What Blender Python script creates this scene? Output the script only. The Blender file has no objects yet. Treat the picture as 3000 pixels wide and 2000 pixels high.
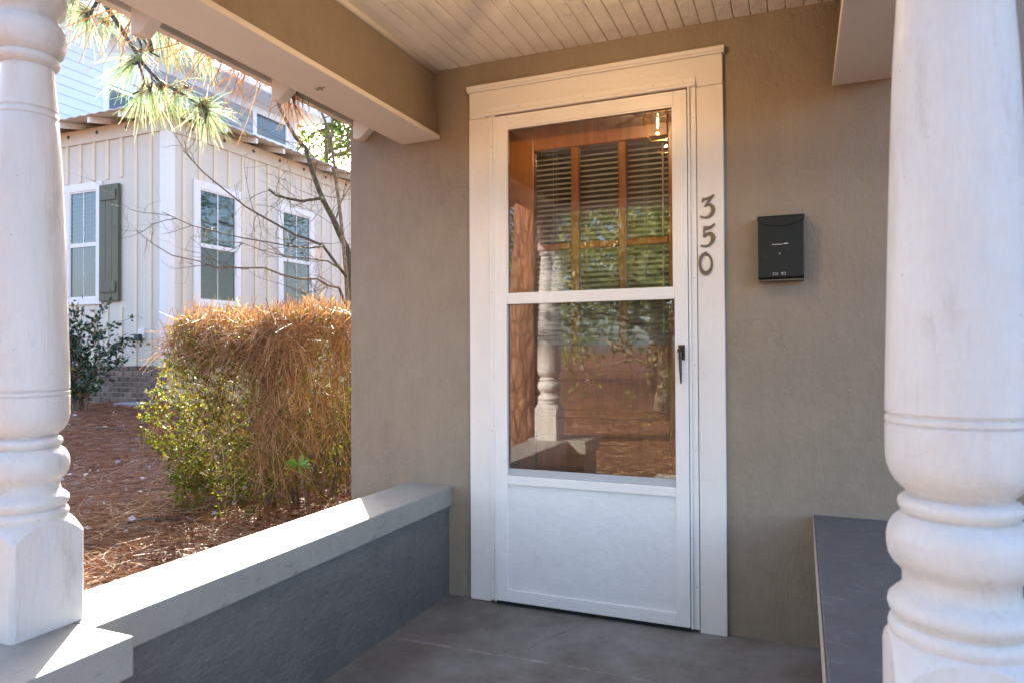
import bpy, bmesh, math, random
import numpy as np
from mathutils import Vector
R = math.radians
rng = np.random.default_rng(7)
random.seed(7)
sc = bpy.context.scene
C = sc.collection

# ------------------------------------------------------------------ camera
CAM = np.array([0.6257, -2.6985, 1.0577]); YAW, PITCH, ROLL, F = 0.3939, 0.0125, -0.0047, 2034.4
fw = np.array([-math.sin(YAW)*math.cos(PITCH), math.cos(YAW)*math.cos(PITCH), math.sin(PITCH)])
r0 = np.array([math.cos(YAW), math.sin(YAW), 0.]); u0 = np.cross(r0, fw)
rt = r0*math.cos(ROLL)+u0*math.sin(ROLL); up = -r0*math.sin(ROLL)+u0*math.cos(ROLL)
cd = bpy.data.cameras.new('camera'); cam = bpy.data.objects.new('camera', cd); C.objects.link(cam)
from mathutils import Matrix
mw = Matrix(((rt[0], up[0], -fw[0], CAM[0]), (rt[1], up[1], -fw[1], CAM[1]), (rt[2], up[2], -fw[2], CAM[2]), (0, 0, 0, 1)))
cam.matrix_world = mw
cd.sensor_width = 36; cd.lens = 36*F/3000; cd.clip_start = .02; cd.clip_end = 400
cd.dof.use_dof = True; cd.dof.focus_distance = 2.75; cd.dof.aperture_fstop = 6.3
sc.camera = cam

# ------------------------------------------------------------------ world, sun, exposure
SUN_EL = R(32); SUN_DIR = Vector((-.64*math.cos(SUN_EL), .768*math.cos(SUN_EL), math.sin(SUN_EL)))   # towards the sun
w = bpy.data.worlds.new('World'); sc.world = w; w.use_nodes = True
nt = w.node_tree; bg = nt.nodes['Background']
sk = nt.nodes.new('ShaderNodeTexSky'); sk.sky_type = 'NISHITA'; sk.sun_disc = False
sk.sun_elevation = SUN_EL; sk.sun_rotation = math.atan2(SUN_DIR.x, SUN_DIR.y); sk.air_density = .8; sk.dust_density = 2.2; sk.ozone_density = 1.0
nt.links.new(sk.outputs[0], bg.inputs[0]); bg.inputs[1].default_value = .125
sd = bpy.data.lights.new('sun', 'SUN'); sd.energy = 5.0; sd.angle = R(.53); sd.color = (1, .93, .82)
so = bpy.data.objects.new('sun', sd); C.objects.link(so); so.rotation_euler = SUN_DIR.to_track_quat('Z', 'Y').to_euler(); so.location = (-20, 25, 25)
vs = sc.view_settings; vs.view_transform = 'Standard'; vs.look = 'None'; vs.exposure = 2.85; vs.gamma = 1; vs.use_curve_mapping = False
sc.cycles.use_denoising = True
sc.cycles.max_bounces = 10; sc.cycles.diffuse_bounces = 5; sc.cycles.transparent_max_bounces = 24; sc.cycles.glossy_bounces = 6
sc.cycles.sample_clamp_indirect = 8; sc.cycles.caustics_reflective = False

# ------------------------------------------------------------------ measuring helpers (photo survey -> metres)
def ray(s):
    return fw+rt*(s[0]-1500)/F-up*(s[1]-1000)/F
def at_axis(s, ax, v):
    d = ray(s); return CAM+d*(v-CAM[ax])/d[ax]
def at_depth(s, z): return CAM+ray(s)*z

# ------------------------------------------------------------------ materials
def new_mat(name):
    m = bpy.data.materials.new(name); m.use_nodes = True
    n = m.node_tree.nodes; return m, n, m.node_tree.links, n['Principled BSDF'], n['Material Output']
def noise(n, l, vec, scale, detail=4, rough=.55, dist=0.):
    t = n.new('ShaderNodeTexNoise'); t.inputs['Scale'].default_value = scale; t.inputs['Detail'].default_value = detail
    t.inputs['Roughness'].default_value = rough; t.inputs['Distortion'].default_value = dist; l.new(vec, t.inputs['Vector']); return t.outputs['Fac']
def ramp(n, l, fac, stops):
    r = n.new('ShaderNodeValToRGB'); e = r.color_ramp.elements
    while len(e) > 1: e.remove(e[-1])
    e[0].position, e[0].color = stops[0][0], (*stops[0][1], 1)
    for p, c in stops[1:]:
        x = e.new(p); x.color = (*c, 1)
    l.new(fac, r.inputs[0]); return r.outputs[0]
def mapped(n, l, src, scale=(1, 1, 1), rot=(0, 0, 0)):
    mp = n.new('ShaderNodeMapping'); mp.inputs['Scale'].default_value = scale; mp.inputs['Rotation'].default_value = rot; l.new(src, mp.inputs[0]); return mp.outputs[0]
def mixc(n, l, fac, a, b, mode='MIX'):
    m = n.new('ShaderNodeMix'); m.data_type = 'RGBA'; m.blend_type = mode
    for i, v in ((0, fac), (6, a), (7, b)):
        if hasattr(v, 'links'): l.new(v, m.inputs[i])
        elif i == 0: m.inputs[i].default_value = v
        else: m.inputs[i].default_value = (*v, 1)
    return m.outputs[2]
def pos(n):
    return n.new('ShaderNodeNewGeometry').outputs['Position']
def add_bump(n, l, b, layers):
    prev = None
    for h, strength, dist in layers:
        bp = n.new('ShaderNodeBump'); bp.inputs['Strength'].default_value = strength; bp.inputs['Distance'].default_value = dist
        l.new(h, bp.inputs['Height'])
        if prev: l.new(prev, bp.inputs['Normal'])
        prev = bp.outputs[0]
    l.new(prev, b.inputs['Normal'])
def mul(c, k): return tuple(min(1, x*k) for x in c)

def painted(name, col, rough=.55, grain=(1, 1, 1), gscale=60, gstr=.25, gdist=.002, lump=.25, var=.12, specks=0., dirt=None, peel=0., crack=0., cavity=0., stretch=(1, 1, 1), fineamt=.8):
    """painted surface: broad tone drift, brush grain, lumps, dark fly specks, dirt, peeled edges"""
    m, n, l, b, o = new_mat(name); P = pos(n)
    big = noise(n, l, P, 1.7, 5, .6); c = ramp(n, l, big, [(.3, mul(col, 1-var)), (.7, mul(col, 1+var*.6))])
    mid = noise(n, l, mapped(n, l, P, tuple(.25+.75*g for g in grain)), 14, 5, .65)
    c = mixc(n, l, .5, c, ramp(n, l, mid, [(.35, mul(col, 1-var*.8)), (.65, mul(col, 1+var*.4))]))
    if dirt:
        dn = noise(n, l, mapped(n, l, P, dirt[2]), dirt[3], 6, .7)
        c = mixc(n, l, ramp(n, l, dn, [(dirt[4], (0, 0, 0)), (min(1, dirt[4]+.18), (dirt[1],)*3)]), c, dirt[0])
    fine = noise(n, l, mapped(n, l, P, tuple(.4+.6*g for g in grain)), 190, 3, .8)
    c = mixc(n, l, 1., c, ramp(n, l, fine, [(.25, (1-var*fineamt,)*3), (.75, (1+var*.55*fineamt,)*3)]), 'MULTIPLY')
    ck = None
    if crack:
        wn = n.new('ShaderNodeTexNoise'); wn.inputs['Scale'].default_value = 5; wn.inputs['Detail'].default_value = 6; l.new(P, wn.inputs['Vector'])
        s1 = n.new('ShaderNodeVectorMath'); s1.operation = 'SCALE'; s1.inputs['Scale'].default_value = .22; l.new(wn.outputs['Color'], s1.inputs[0])
        s2 = n.new('ShaderNodeVectorMath'); s2.operation = 'ADD'; l.new(mapped(n, l, P, stretch), s2.inputs[0]); l.new(s1.outputs[0], s2.inputs[1])
        v = n.new('ShaderNodeTexVoronoi'); v.feature = 'DISTANCE_TO_EDGE'; v.inputs['Scale'].default_value = 3.2; l.new(s2.outputs[0], v.inputs['Vector'])
        e = ramp(n, l, v.outputs['Distance'], [(0., (1, 1, 1)), (.006, (0, 0, 0))])
        ck = mixc(n, l, 1., e, ramp(n, l, noise(n, l, P, 2.3, 4, .6), [(.50, (0, 0, 0)), (.58, (1, 1, 1))]), 'MULTIPLY')
        c = mixc(n, l, mixc(n, l, 1., ck, (crack,)*3, 'MULTIPLY'), c, mul(col, .35))
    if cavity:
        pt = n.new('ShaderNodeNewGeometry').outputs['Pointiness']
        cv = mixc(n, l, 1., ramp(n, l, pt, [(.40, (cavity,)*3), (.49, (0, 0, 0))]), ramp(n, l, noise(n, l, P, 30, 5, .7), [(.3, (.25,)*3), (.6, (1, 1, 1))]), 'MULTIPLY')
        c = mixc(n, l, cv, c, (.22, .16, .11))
    if specks:
        v = n.new('ShaderNodeTexVoronoi'); v.inputs['Scale'].default_value = 34; l.new(P, v.inputs['Vector'])
        sz = noise(n, l, P, 9, 2)
        mm = n.new('ShaderNodeMath'); mm.operation = 'MULTIPLY'; l.new(sz, mm.inputs[0]); mm.inputs[1].default_value = .075*specks
        lt = n.new('ShaderNodeMath'); lt.operation = 'LESS_THAN'; l.new(v.outputs['Distance'], lt.inputs[0]); l.new(mm.outputs[0], lt.inputs[1])
        c = mixc(n, l, lt.outputs[0], c, (.09, .06, .04))
    l.new(c, b.inputs['Base Color']); b.inputs['Roughness'].default_value = rough; b.inputs['Specular IOR Level'].default_value = .35
    G = mapped(n, l, P, grain)
    lay = [(noise(n, l, G, gscale, 5, .65, .6), gstr, gdist), (noise(n, l, P, gscale*.22, 3, .5), lump, gdist*3)]
    if ck is not None: 
        inv = n.new('ShaderNodeInvert'); l.new(ck, inv.inputs['Color']); lay.append((inv.outputs[0], .6*crack, .003))
    if peel:
        v = n.new('ShaderNodeTexVoronoi'); v.feature = 'DISTANCE_TO_EDGE'; v.inputs['Scale'].default_value = 38
        wv = n.new('ShaderNodeVectorMath'); wv.operation = 'ADD'; nn = n.new('ShaderNodeTexNoise'); nn.inputs['Scale'].default_value = 9; l.new(P, nn.inputs['Vector'])
        l.new(P, wv.inputs[0]); sc_ = n.new('ShaderNodeVectorMath'); sc_.operation = 'SCALE'; sc_.inputs['Scale'].default_value = .12; l.new(nn.outputs['Color'], sc_.inputs[0]); l.new(sc_.outputs[0], wv.inputs[1]); l.new(wv.outputs[0], v.inputs['Vector'])
        e = ramp(n, l, v.outputs['Distance'], [(0., (0, 0, 0)), (.02, (1, 1, 1))])
        msk = ramp(n, l, noise(n, l, P, 4.5, 3), [(.52, (1, 1, 1)), (.62, (0, 0, 0))])
        e2 = mixc(n, l, 1., e, msk, 'LIGHTEN'); lay.append((e2, peel, .002))
    add_bump(n, l, b, lay); return m

TAUPE = painted('taupe_stucco', (.282, .230, .170), .5, (1, 1, .3), 75, 1., .0035, .4, .16, .35, dirt=((.19, .15, .11), .5, (1, 1, .5), 5, .58), crack=.3)
GREY_WALL = painted('grey_stucco', (.162, .155, .144), .5, (1, .3, .8), 95, 1., .006, .4, .25, .2, dirt=((.10, .098, .095), .5, (1, .6, 1), 5, .54), crack=.35)
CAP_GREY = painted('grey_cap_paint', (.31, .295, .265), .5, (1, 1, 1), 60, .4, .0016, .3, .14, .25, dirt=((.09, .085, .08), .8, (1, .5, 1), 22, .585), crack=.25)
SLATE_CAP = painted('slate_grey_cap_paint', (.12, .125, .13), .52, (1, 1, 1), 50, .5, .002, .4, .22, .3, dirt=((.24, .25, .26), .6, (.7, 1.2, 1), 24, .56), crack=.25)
TRIM = painted('white_trim_paint', (.74, .71, .665), .42, (1, 1, .16), 80, .5, .002, .35, .05, .9, dirt=((.45, .40, .34), .5, (1, 1, .25), 14, .66), peel=.45)
TRIMH = painted('white_trim_paint_level', (.74, .71, .665), .42, (.16, 1, 1), 80, .5, .002, .35, .05, .9, dirt=((.45, .40, .34), .5, (.25, 1, 1), 14, .66), peel=.3)
BEAMW = painted('white_beam_paint', (.76, .72, .66), .45, (1, .12, 1), 80, .5, .0018, .3, .05, .5, dirt=((.45, .38, .3), .4, (1, .2, 1), 16, .66))
CEIL = painted('white_ceiling_paint', (.84, .79, .71), .45, (1, .4, 1), 60, 1., .004, .9, .09, .8, dirt=((.5, .43, .34), .5, (1, .3, 1), 9, .6), peel=1.)
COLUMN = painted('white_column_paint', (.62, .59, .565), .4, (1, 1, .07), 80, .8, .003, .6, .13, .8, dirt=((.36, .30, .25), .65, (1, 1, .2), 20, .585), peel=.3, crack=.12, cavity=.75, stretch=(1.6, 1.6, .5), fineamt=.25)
RIM_DOOR = painted('white_door_enamel', (.77, .76, .735), .3, (1, 1, 1), 60, .06, .0006, .08, .04, .25, dirt=((.45, .41, .36), .4, (1, 1, 1), 30, .66))
KICK = painted('white_pebbled_sheet', (.73, .735, .72), .4, (1, 1, 1), 130, .8, .0025, .2, .06, .5, dirt=((.5, .46, .4), .45, (1, 1, .4), 7, .62))

def metal(name, col, rough, metallic=1., var=.15):
    m, n, l, b, o = new_mat(name); P = pos(n)
    l.new(ramp(n, l, noise(n, l, P, 30, 4), [(.3, mul(col, 1-var)), (.7, mul(col, 1+var))]), b.inputs['Base Color'])
    b.inputs['Metallic'].default_value = metallic
    l.new(ramp(n, l, noise(n, l, P, 60, 3), [(.3, (rough*.8,)*3), (.7, (min(1, rough*1.3),)*3)]), b.inputs['Roughness']); return m
BLACKM = painted('black_enamel', (.006, .006, .0055), .33, (1, 1, 1), 90, .12, .0008, .2, .3, .5, dirt=((.10, .095, .08), .35, (1, 1, 1), 30, .6))
BRONZE = metal('dark_bronze', (.16, .135, .10), .5, .8)
HANDLE = metal('dark_chrome', (.06, .055, .05), .25)
SCREW = metal('screw_steel', (.5, .48, .44), .35)
BRASS = metal('aged_brass', (.45, .3, .12), .35)
RUBBER = painted('black_rubber', (.015, .014, .013), .7)
SILVER = painted('silver_print', (.45, .45, .44), .5, specks=0)
ALUM = painted('grey_aluminium', (.42, .43, .44), .45, (.2, 1, 1), 90, .1, .0005, .1, .05)

def concrete():
    m, n, l, b, o = new_mat('painted_concrete_floor'); P = pos(n)
    a = noise(n, l, P, 2.6, 8, .7); c = ramp(n, l, a, [(.34, (.105, .094, .078)), (.5, (.18, .172, .154)), (.64, (.235, .238, .232))])
    c = mixc(n, l, ramp(n, l, noise(n, l, mapped(n, l, P, (.5, 1.6, 1)), 3.4, 6, .7, .5), [(.52, (0, 0, 0)), (.7, (.5, .5, .5))]), c, (.19, .145, .10))
    c = mixc(n, l, ramp(n, l, noise(n, l, P, 70, 6, .8), [(.60, (0, 0, 0)), (.72, (.6, .6, .6))]), c, (.27, .25, .21))
    sep = n.new('ShaderNodeSeparateXYZ'); l.new(P, sep.inputs[0])
    def line(y0, kx, wid, wob, wsc):         # distance from a wobbly line y = y0 + kx x
        nz = noise(n, l, mapped(n, l, P, (1, .2, 1)), wsc, 5, .7)
        q = n.new('ShaderNodeMath'); q.operation = 'MULTIPLY_ADD'; l.new(sep.outputs[0], q.inputs[0]); q.inputs[1].default_value = -kx; l.new(sep.outputs[1], q.inputs[2])
        q2 = n.new('ShaderNodeMath'); q2.operation = 'MULTIPLY_ADD'; l.new(nz, q2.inputs[0]); q2.inputs[1].default_value = wob; l.new(q.outputs[0], q2.inputs[2])
        q3 = n.new('ShaderNodeMath'); q3.operation = 'SUBTRACT'; l.new(q2.outputs[0], q3.inputs[0]); q3.inputs[1].default_value = y0+wob*.5
        q4 = n.new('ShaderNodeMath'); q4.operation = 'ABSOLUTE'; l.new(q3.outputs[0], q4.inputs[0])
        return ramp(n, l, q4.outputs[0], [(0, (1, 1, 1)), (wid, (0, 0, 0))])
    chips = line(-.466, .03, .011, .022, 9)
    brk = ramp(n, l, noise(n, l, mapped(n, l, P, (.5, 1.5, 1)), 24, 6, .75), [(.44, (0, 0, 0)), (.60, (.9, .9, .9))])
    c = mixc(n, l, mixc(n, l, 1., chips, brk, 'MULTIPLY'), c, (.40, .38, .33))
    crk = line(.31, 2.55, .008, .22, 6)
    lim = n.new('ShaderNodeMath'); lim.operation = 'GREATER_THAN'; l.new(sep.outputs[1], lim.inputs[0]); lim.inputs[1].default_value = -.40
    c = mixc(n, l, mixc(n, l, 1., crk, lim.outputs[0], 'MULTIPLY'), c, (.05, .045, .04))
    l.new(c, b.inputs['Base Color']); b.inputs['Roughness'].default_value = .55
    add_bump(n, l, b, [(noise(n, l, P, 60, 6, .65), .35, .002), (noise(n, l, P, 9, 4), .3, .006)]); return m
FLOOR = concrete()

def wood(name, dark, light, rough=.28):
    m, n, l, b, o = new_mat(name); P = pos(n)
    g = noise(n, l, mapped(n, l, P, (1, 1, .07)), 34, 6, .65, 1.2)
    g2 = noise(n, l, P, 5, 3)
    c = mixc(n, l, .35, ramp(n, l, g, [(.3, dark), (.62, light)]), ramp(n, l, g2, [(.3, dark), (.7, light)]))
    l.new(c, b.inputs['Base Color']); b.inputs['Roughness'].default_value = rough; add_bump(n, l, b, [(g, .15, .001)]); return m
WOOD = wood('varnished_door_wood', (.30, .088, .009), (.66, .24, .032))
ROOMW = painted('plaster_indoors', (.5, .46, .4), .7); FLOORW = wood('oak_floorboards', (.12, .06, .03), (.25, .13, .06), .4)
BLIND = painted('ivory_blind_slat', (.88, .85, .78), .4, var=.03)

def glass(name, ior=1.52, tint=(1, 1, 1), dust=0.):
    m, n, l, b, o = new_mat(name); n.remove(b)
    t = n.new('ShaderNodeBsdfTransparent'); t.inputs[0].default_value = (*tint, 1)
    g = n.new('ShaderNodeBsdfGlossy'); g.inputs['Roughness'].default_value = .0
    fr = n.new('ShaderNodeFresnel'); fr.inputs['IOR'].default_value = ior
    mx = n.new('ShaderNodeMixShader'); l.new(fr.outputs[0], mx.inputs[0]); l.new(t.outputs[0], mx.inputs[1]); l.new(g.outputs[0], mx.inputs[2])
    last = mx.outputs[0]
    if dust:
        P = pos(n); d = n.new('ShaderNodeBsdfDiffuse'); d.inputs[0].default_value = (.6, .55, .5, 1)
        f = ramp(n, l, noise(n, l, P, 160, 3, .7), [(.60, (.012,)*3), (.72, (dust,)*3)])
        f2 = ramp(n, l, noise(n, l, P, 3, 3), [(.35, (.15,)*3), (.7, (1, 1, 1))])
        m2 = n.new('ShaderNodeMixShader'); l.new(mixc(n, l, 1., f, f2, 'MULTIPLY'), m2.inputs[0]); l.new(last, m2.inputs[1]); l.new(d.outputs[0], m2.inputs[2]); last = m2.outputs[0]
    l.new(last, o.inputs['Surface']); return m
GLASS = glass('storm_glass', 1.66, (1, 1, 1), .35); PANE = glass('door_pane_glass', 1.6, (.97, .98, .97), .12)
def screen_mat():
    m, n, l, b, o = new_mat('insect_screen_mesh'); P = pos(n)
    t = n.new('ShaderNodeBsdfTransparent'); d = n.new('ShaderNodeBsdfDiffuse'); d.inputs[0].default_value = (.13, .115, .10, 1)
    w1 = n.new('ShaderNodeTexWave'); w1.inputs['Scale'].default_value = 110; w1.bands_direction = 'Z'; w1.inputs['Distortion'].default_value = .6; w1.inputs['Detail Scale'].default_value = .6; l.new(P, w1.inputs['Vector'])
    f = ramp(n, l, w1.outputs['Fac'], [(0, (.28,)*3), (1, (.44,)*3)])
    mx = n.new('ShaderNodeMixShader'); l.new(f, mx.inputs[0]); l.new(t.outputs[0], mx.inputs[1]); l.new(d.outputs[0], mx.inputs[2]); l.new(mx.outputs[0], o.inputs['Surface']); return m
SCREEN = screen_mat()
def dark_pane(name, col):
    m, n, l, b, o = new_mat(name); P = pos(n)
    wv = n.new('ShaderNodeTexWave'); wv.bands_direction = 'Z'; wv.inputs['Scale'].default_value = 5.2; l.new(P, wv.inputs['Vector'])  # horizontal bands painted into the colour, imitating siding and eave lines reflected in glass
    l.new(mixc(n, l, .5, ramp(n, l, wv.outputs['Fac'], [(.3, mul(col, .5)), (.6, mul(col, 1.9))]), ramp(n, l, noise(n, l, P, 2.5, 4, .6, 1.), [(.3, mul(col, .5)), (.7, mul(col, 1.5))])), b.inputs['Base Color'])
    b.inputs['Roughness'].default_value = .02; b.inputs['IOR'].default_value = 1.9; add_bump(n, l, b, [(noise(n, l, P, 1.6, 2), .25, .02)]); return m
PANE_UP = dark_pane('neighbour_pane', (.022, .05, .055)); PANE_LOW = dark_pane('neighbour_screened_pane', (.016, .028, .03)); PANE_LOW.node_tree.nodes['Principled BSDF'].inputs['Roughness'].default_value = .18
N_SIDE = painted('greige_siding', (.68, .63, .545), .6, (1, 1, .2), 40, .15, .002, .1, .04)
N_BATT = painted('cream_batten', (.76, .67, .52), .6, var=.04)
N_TRIM = painted('neighbour_white_trim', (.82, .81, .80), .5, var=.04)
N_LAP = painted('pale_blue_lap_siding', (.72, .76, .81), .55, (1, .2, 1), 40, .12, .002, .1, .04)
N_SOFF = painted('pale_soffit', (.72, .73, .73), .6, var=.05)
N_SHUT = painted('olive_shutter', (.115, .118, .072), .5, var=.1)
N_ROOF = metal('galvanised_roof', (.72, .73, .75), .45, .4, .1)
DARK = painted('dark_fitting', (.05, .05, .05), .5); ROOFING = painted('asphalt_shingle', (.09, .085, .08), .9, gscale=40, gstr=.6, gdist=.006)
def brick_mat():
    m, n, l, b, o = new_mat('grey_brown_brick'); P = pos(n)
    oi = n.new('ShaderNodeObjectInfo'); c = ramp(n, l, oi.outputs['Random'], [(0, (.09, .055, .042)), (.5, (.16, .105, .082)), (1, (.22, .16, .13))])
    c = mixc(n, l, ramp(n, l, noise(n, l, P, 25, 5, .7), [(.45, (0, 0, 0)), (.7, (.5, .5, .5))]), c, (.36, .32, .28))
    l.new(c, b.inputs['Base Color']); b.inputs['Roughness'].default_value = .9; add_bump(n, l, b, [(noise(n, l, P, 90, 5, .7), .5, .004)]); return m
BRICK = brick_mat(); MORTAR = painted('pale_mortar', (.55, .49, .37), .95, gscale=80, gstr=.5, gdist=.004)
STONE = painted('grey_stone', (.34, .35, .38), .9, gscale=40, gstr=.5, gdist=.006)

def leafy(name, stops, trans=.45, rough=.4, spec=.4, tint=(1.25, 1.15, .55)):
    m, n, l, b, o = new_mat(name); P = pos(n); n.remove(b)
    ri = n.new('ShaderNodeNewGeometry').outputs['Random Per Island']
    c = ramp(n, l, ri, stops)
    d = n.new('ShaderNodeBsdfPrincipled'); l.new(c, d.inputs['Base Color']); d.inputs['Roughness'].default_value = rough; d.inputs['Specular IOR Level'].default_value = spec
    t = n.new('ShaderNodeBsdfTranslucent'); tc = mixc(n, l, 1., c, tint, 'MULTIPLY'); l.new(tc, t.inputs[0])
    mx = n.new('ShaderNodeMixShader'); mx.inputs[0].default_value = trans; l.new(d.outputs[0], mx.inputs[1]); l.new(t.outputs[0], mx.inputs[2]); l.new(mx.outputs[0], o.inputs['Surface']); return m
HEDGE_L = leafy('hedge_leaf', [(0, (.05, .09, .01)), (.45, (.12, .16, .018)), (.8, (.25, .27, .035)), (.93, (.2, .07, .02)), (1, (.33, .30, .06))], .5, .55, .3)
STRAW = leafy('pine_straw', [(0, (.13, .05, .018)), (.35, (.27, .125, .05)), (.75, (.43, .245, .11)), (1, (.58, .42, .25))], .22, .5, .35, (1.1, 1., .75))
STRAW_D = leafy('fallen_pine_straw', [(0, (.11, .035, .017)), (.4, (.22, .078, .036)), (.8, (.33, .135, .065)), (1, (.46, .27, .16))], .15, .45, .4)
NEEDLE = leafy('green_pine_needle', [(0, (.11, .17, .06)), (.35, (.28, .35, .17)), (.7, (.56, .60, .42)), (.9, (.74, .73, .56)), (1, (.45, .26, .10))], .38, .3, .5, (.95, 1.1, .85))
CAMEL = leafy('dark_glossy_leaf', [(0, (.008, .035, .022)), (.6, (.02, .07, .042)), (.92, (.05, .12, .05)), (1, (.3, .18, .03))], .2, .22, .5)
TREE_L = leafy('broad_leaf', [(0, (.05, .10, .015)), (.5, (.10, .18, .025)), (1, (.22, .30, .05))], .5)
TREE_D = leafy('evergreen_leaf', [(0, (.07, .10, .018)), (.5, (.17, .21, .045)), (1, (.34, .36, .12))], .35, .35)
TENDER = leafy('tender_leaf', [(0, (.10, .24, .03)), (1, (.16, .32, .05))], .5)
LITTER = leafy('pale_dead_leaf', [(0, (.30, .28, .30)), (.6, (.48, .46, .50)), (1, (.55, .42, .28))], .1, .5)
def bark(name, a, c2, lich=None, sc_=(1, 1, .3), ns=26):
    m, n, l, b, o = new_mat(name); P = pos(n); q = mapped(n, l, P, sc_)
    v = n.new('ShaderNodeTexVoronoi'); v.inputs['Scale'].default_value = ns; v.feature = 'DISTANCE_TO_EDGE'; l.new(q, v.inputs['Vector'])
    c = mixc(n, l, ramp(n, l, v.outputs['Distance'], [(0, (0, 0, 0)), (.14, (1, 1, 1))]), mul(a, .5), ramp(n, l, noise(n, l, q, 30, 5, .7), [(.3, a), (.7, c2)]))
    if lich: c = mixc(n, l, ramp(n, l, noise(n, l, P, 14, 4, .7), [(.52, (0, 0, 0)), (.62, (.8, .8, .8))]), c, lich)
    l.new(c, b.inputs['Base Color']); b.inputs['Roughness'].default_value = .9
    add_bump(n, l, b, [(v.outputs['Distance'], .8, .02), (noise(n, l, q, 60, 4), .4, .004)]); return m
PINE_BARK = bark('pine_bark', (.20, .085, .045), (.38, .19, .11), ns=14)
TWIG = bark('dark_twig_bark', (.06, .05, .04), (.15, .12, .09), (.17, .20, .08), ns=40)
TWIG_P = bark('pale_twig_bark', (.20, .15, .10), (.36, .29, .20), ns=40); STEM = bark('brown_stem', (.16, .11, .07), (.28, .2, .14), ns=60)
def ground_mat():
    m, n, l, b, o = new_mat('pine_straw_ground'); P = pos(n)
    s1 = noise(n, l, mapped(n, l, P, (1, 7, 1), (0, 0, .5)), 16, 5, .7, .8); s2 = noise(n, l, mapped(n, l, P, (6, 1, 1), (0, 0, -.4)), 16, 5, .7, .8)
    a = noise(n, l, P, 1.4, 4); c = mixc(n, l, ramp(n, l, a, [(.4, (0, 0, 0)), (.6, (1, 1, 1))]), s1, s2)
    c = ramp(n, l, c, [(.3, (.06, .022, .012)), (.5, (.15, .056, .026)), (.72, (.27, .115, .055))])
    l.new(c, b.inputs['Base Color']); b.inputs['Roughness'].default_value = .85; add_bump(n, l, b, [(s1, .6, .02), (s2, .6, .02)]); return m
GROUND = ground_mat()

# ------------------------------------------------------------------ object helpers
WLOC = {}
def wl(o): return WLOC.get(o.name, np.zeros(3)) if o else np.zeros(3)
def link(o, parent, loc):
    C.objects.link(o)
    o.location = loc-wl(parent)
    if parent: o.parent = parent
    WLOC[o.name] = np.array(loc, float); return o
def tag(o, label=None, cat=None, group=None, kind=None):
    if label: o['label'] = label
    if cat: o['category'] = cat
    if group: o['group'] = group
    if kind: o['kind'] = kind
    return o
def thing(name, loc, label, cat, group=None):
    return tag(link(bpy.data.objects.new(name, None), None, np.array(loc, float)), label, cat, group)
class MB:
    def __init__(s): s.v = []; s.f = []
    def add(s, vs, fs):
        k = len(s.v); s.v += [tuple(map(float, q)) for q in vs]; s.f += [tuple(i+k for i in q) for q in fs]; return s
    def box(s, x0, x1, y0, y1, z0, z1):
        return s.add([(x0, y0, z0), (x1, y0, z0), (x1, y1, z0), (x0, y1, z0), (x0, y0, z1), (x1, y0, z1), (x1, y1, z1), (x0, y1, z1)],
                     [(0, 3, 2, 1), (4, 5, 6, 7), (0, 1, 5, 4), (1, 2, 6, 5), (2, 3, 7, 6), (3, 0, 4, 7)])
    def prism(s, poly, axis, a, b):      # polygon in the two other axes, pushed along axis from a to b
        def P(q, h):
            c = [q[0], q[1]]; c.insert(axis, h); return tuple(c)
        n = len(poly); vs = [P(q, a) for q in poly]+[P(q, b) for q in poly]
        return s.add(vs, [tuple(range(n)), tuple(range(2*n-1, n-1, -1))]+[(i, i+n, (i+1) % n+n, (i+1) % n) for i in range(n)])
    def tube(s, pts, rad, k=7, cap=True):
        pts = [np.array(p, float) for p in pts]; n = len(pts); vs = []
        if not hasattr(rad, '__len__'): rad = [rad]*n
        prevu = None
        for i, p in enumerate(pts):
            d = pts[min(i+1, n-1)]-pts[max(i-1, 0)]; d = d/(np.linalg.norm(d)+1e-9)
            a = prevu if prevu is not None else (np.array([0, 0, 1.]) if abs(d[2]) < .9 else np.array([1., 0, 0]))
            uu = a-d*(a@d); uu /= np.linalg.norm(uu)+1e-9; prevu = uu; ww = np.cross(d, uu)
            for j in range(k):
                t = 2*math.pi*j/k; vs.append(p+rad[i]*(math.cos(t)*uu+math.sin(t)*ww))
        fs = [(i*k+j, i*k+(j+1) % k, (i+1)*k+(j+1) % k, (i+1)*k+j) for i in range(n-1) for j in range(k)]
        if cap: fs += [tuple(range(k-1, -1, -1)), tuple((n-1)*k+j for j in range(k))]
        return s.add(vs, fs)
    def lathe(s, prof, c, k=48):
        vs = [(c[0]+r*math.cos(2*math.pi*j/k), c[1]+r*math.sin(2*math.pi*j/k), z) for r, z in prof for j in range(k)]
        fs = [(i*k+j, i*k+(j+1) % k, (i+1)*k+(j+1) % k, (i+1)*k+j) for i in range(len(prof)-1) for j in range(k)]
        fs += [tuple(range(k-1, -1, -1)), tuple((len(prof)-1)*k+j for j in range(k))]
        return s.add(vs, fs)
def mesh_of(mb, name, m, org, smooth=False, angle=None):
    me = bpy.data.meshes.new(name); o = np.array(org)
    me.from_pydata([tuple(np.array(v)-o) for v in mb.v], [], mb.f); me.materials.append(m); 
    bm = bmesh.new(); bm.from_mesh(me); bmesh.ops.recalc_face_normals(bm, faces=bm.faces); bm.to_mesh(me); bm.free()
    if smooth:
        me.polygons.foreach_set('use_smooth', [True]*len(me.polygons))
        if angle: me.set_sharp_from_angle(angle=R(angle))
    return me
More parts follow.
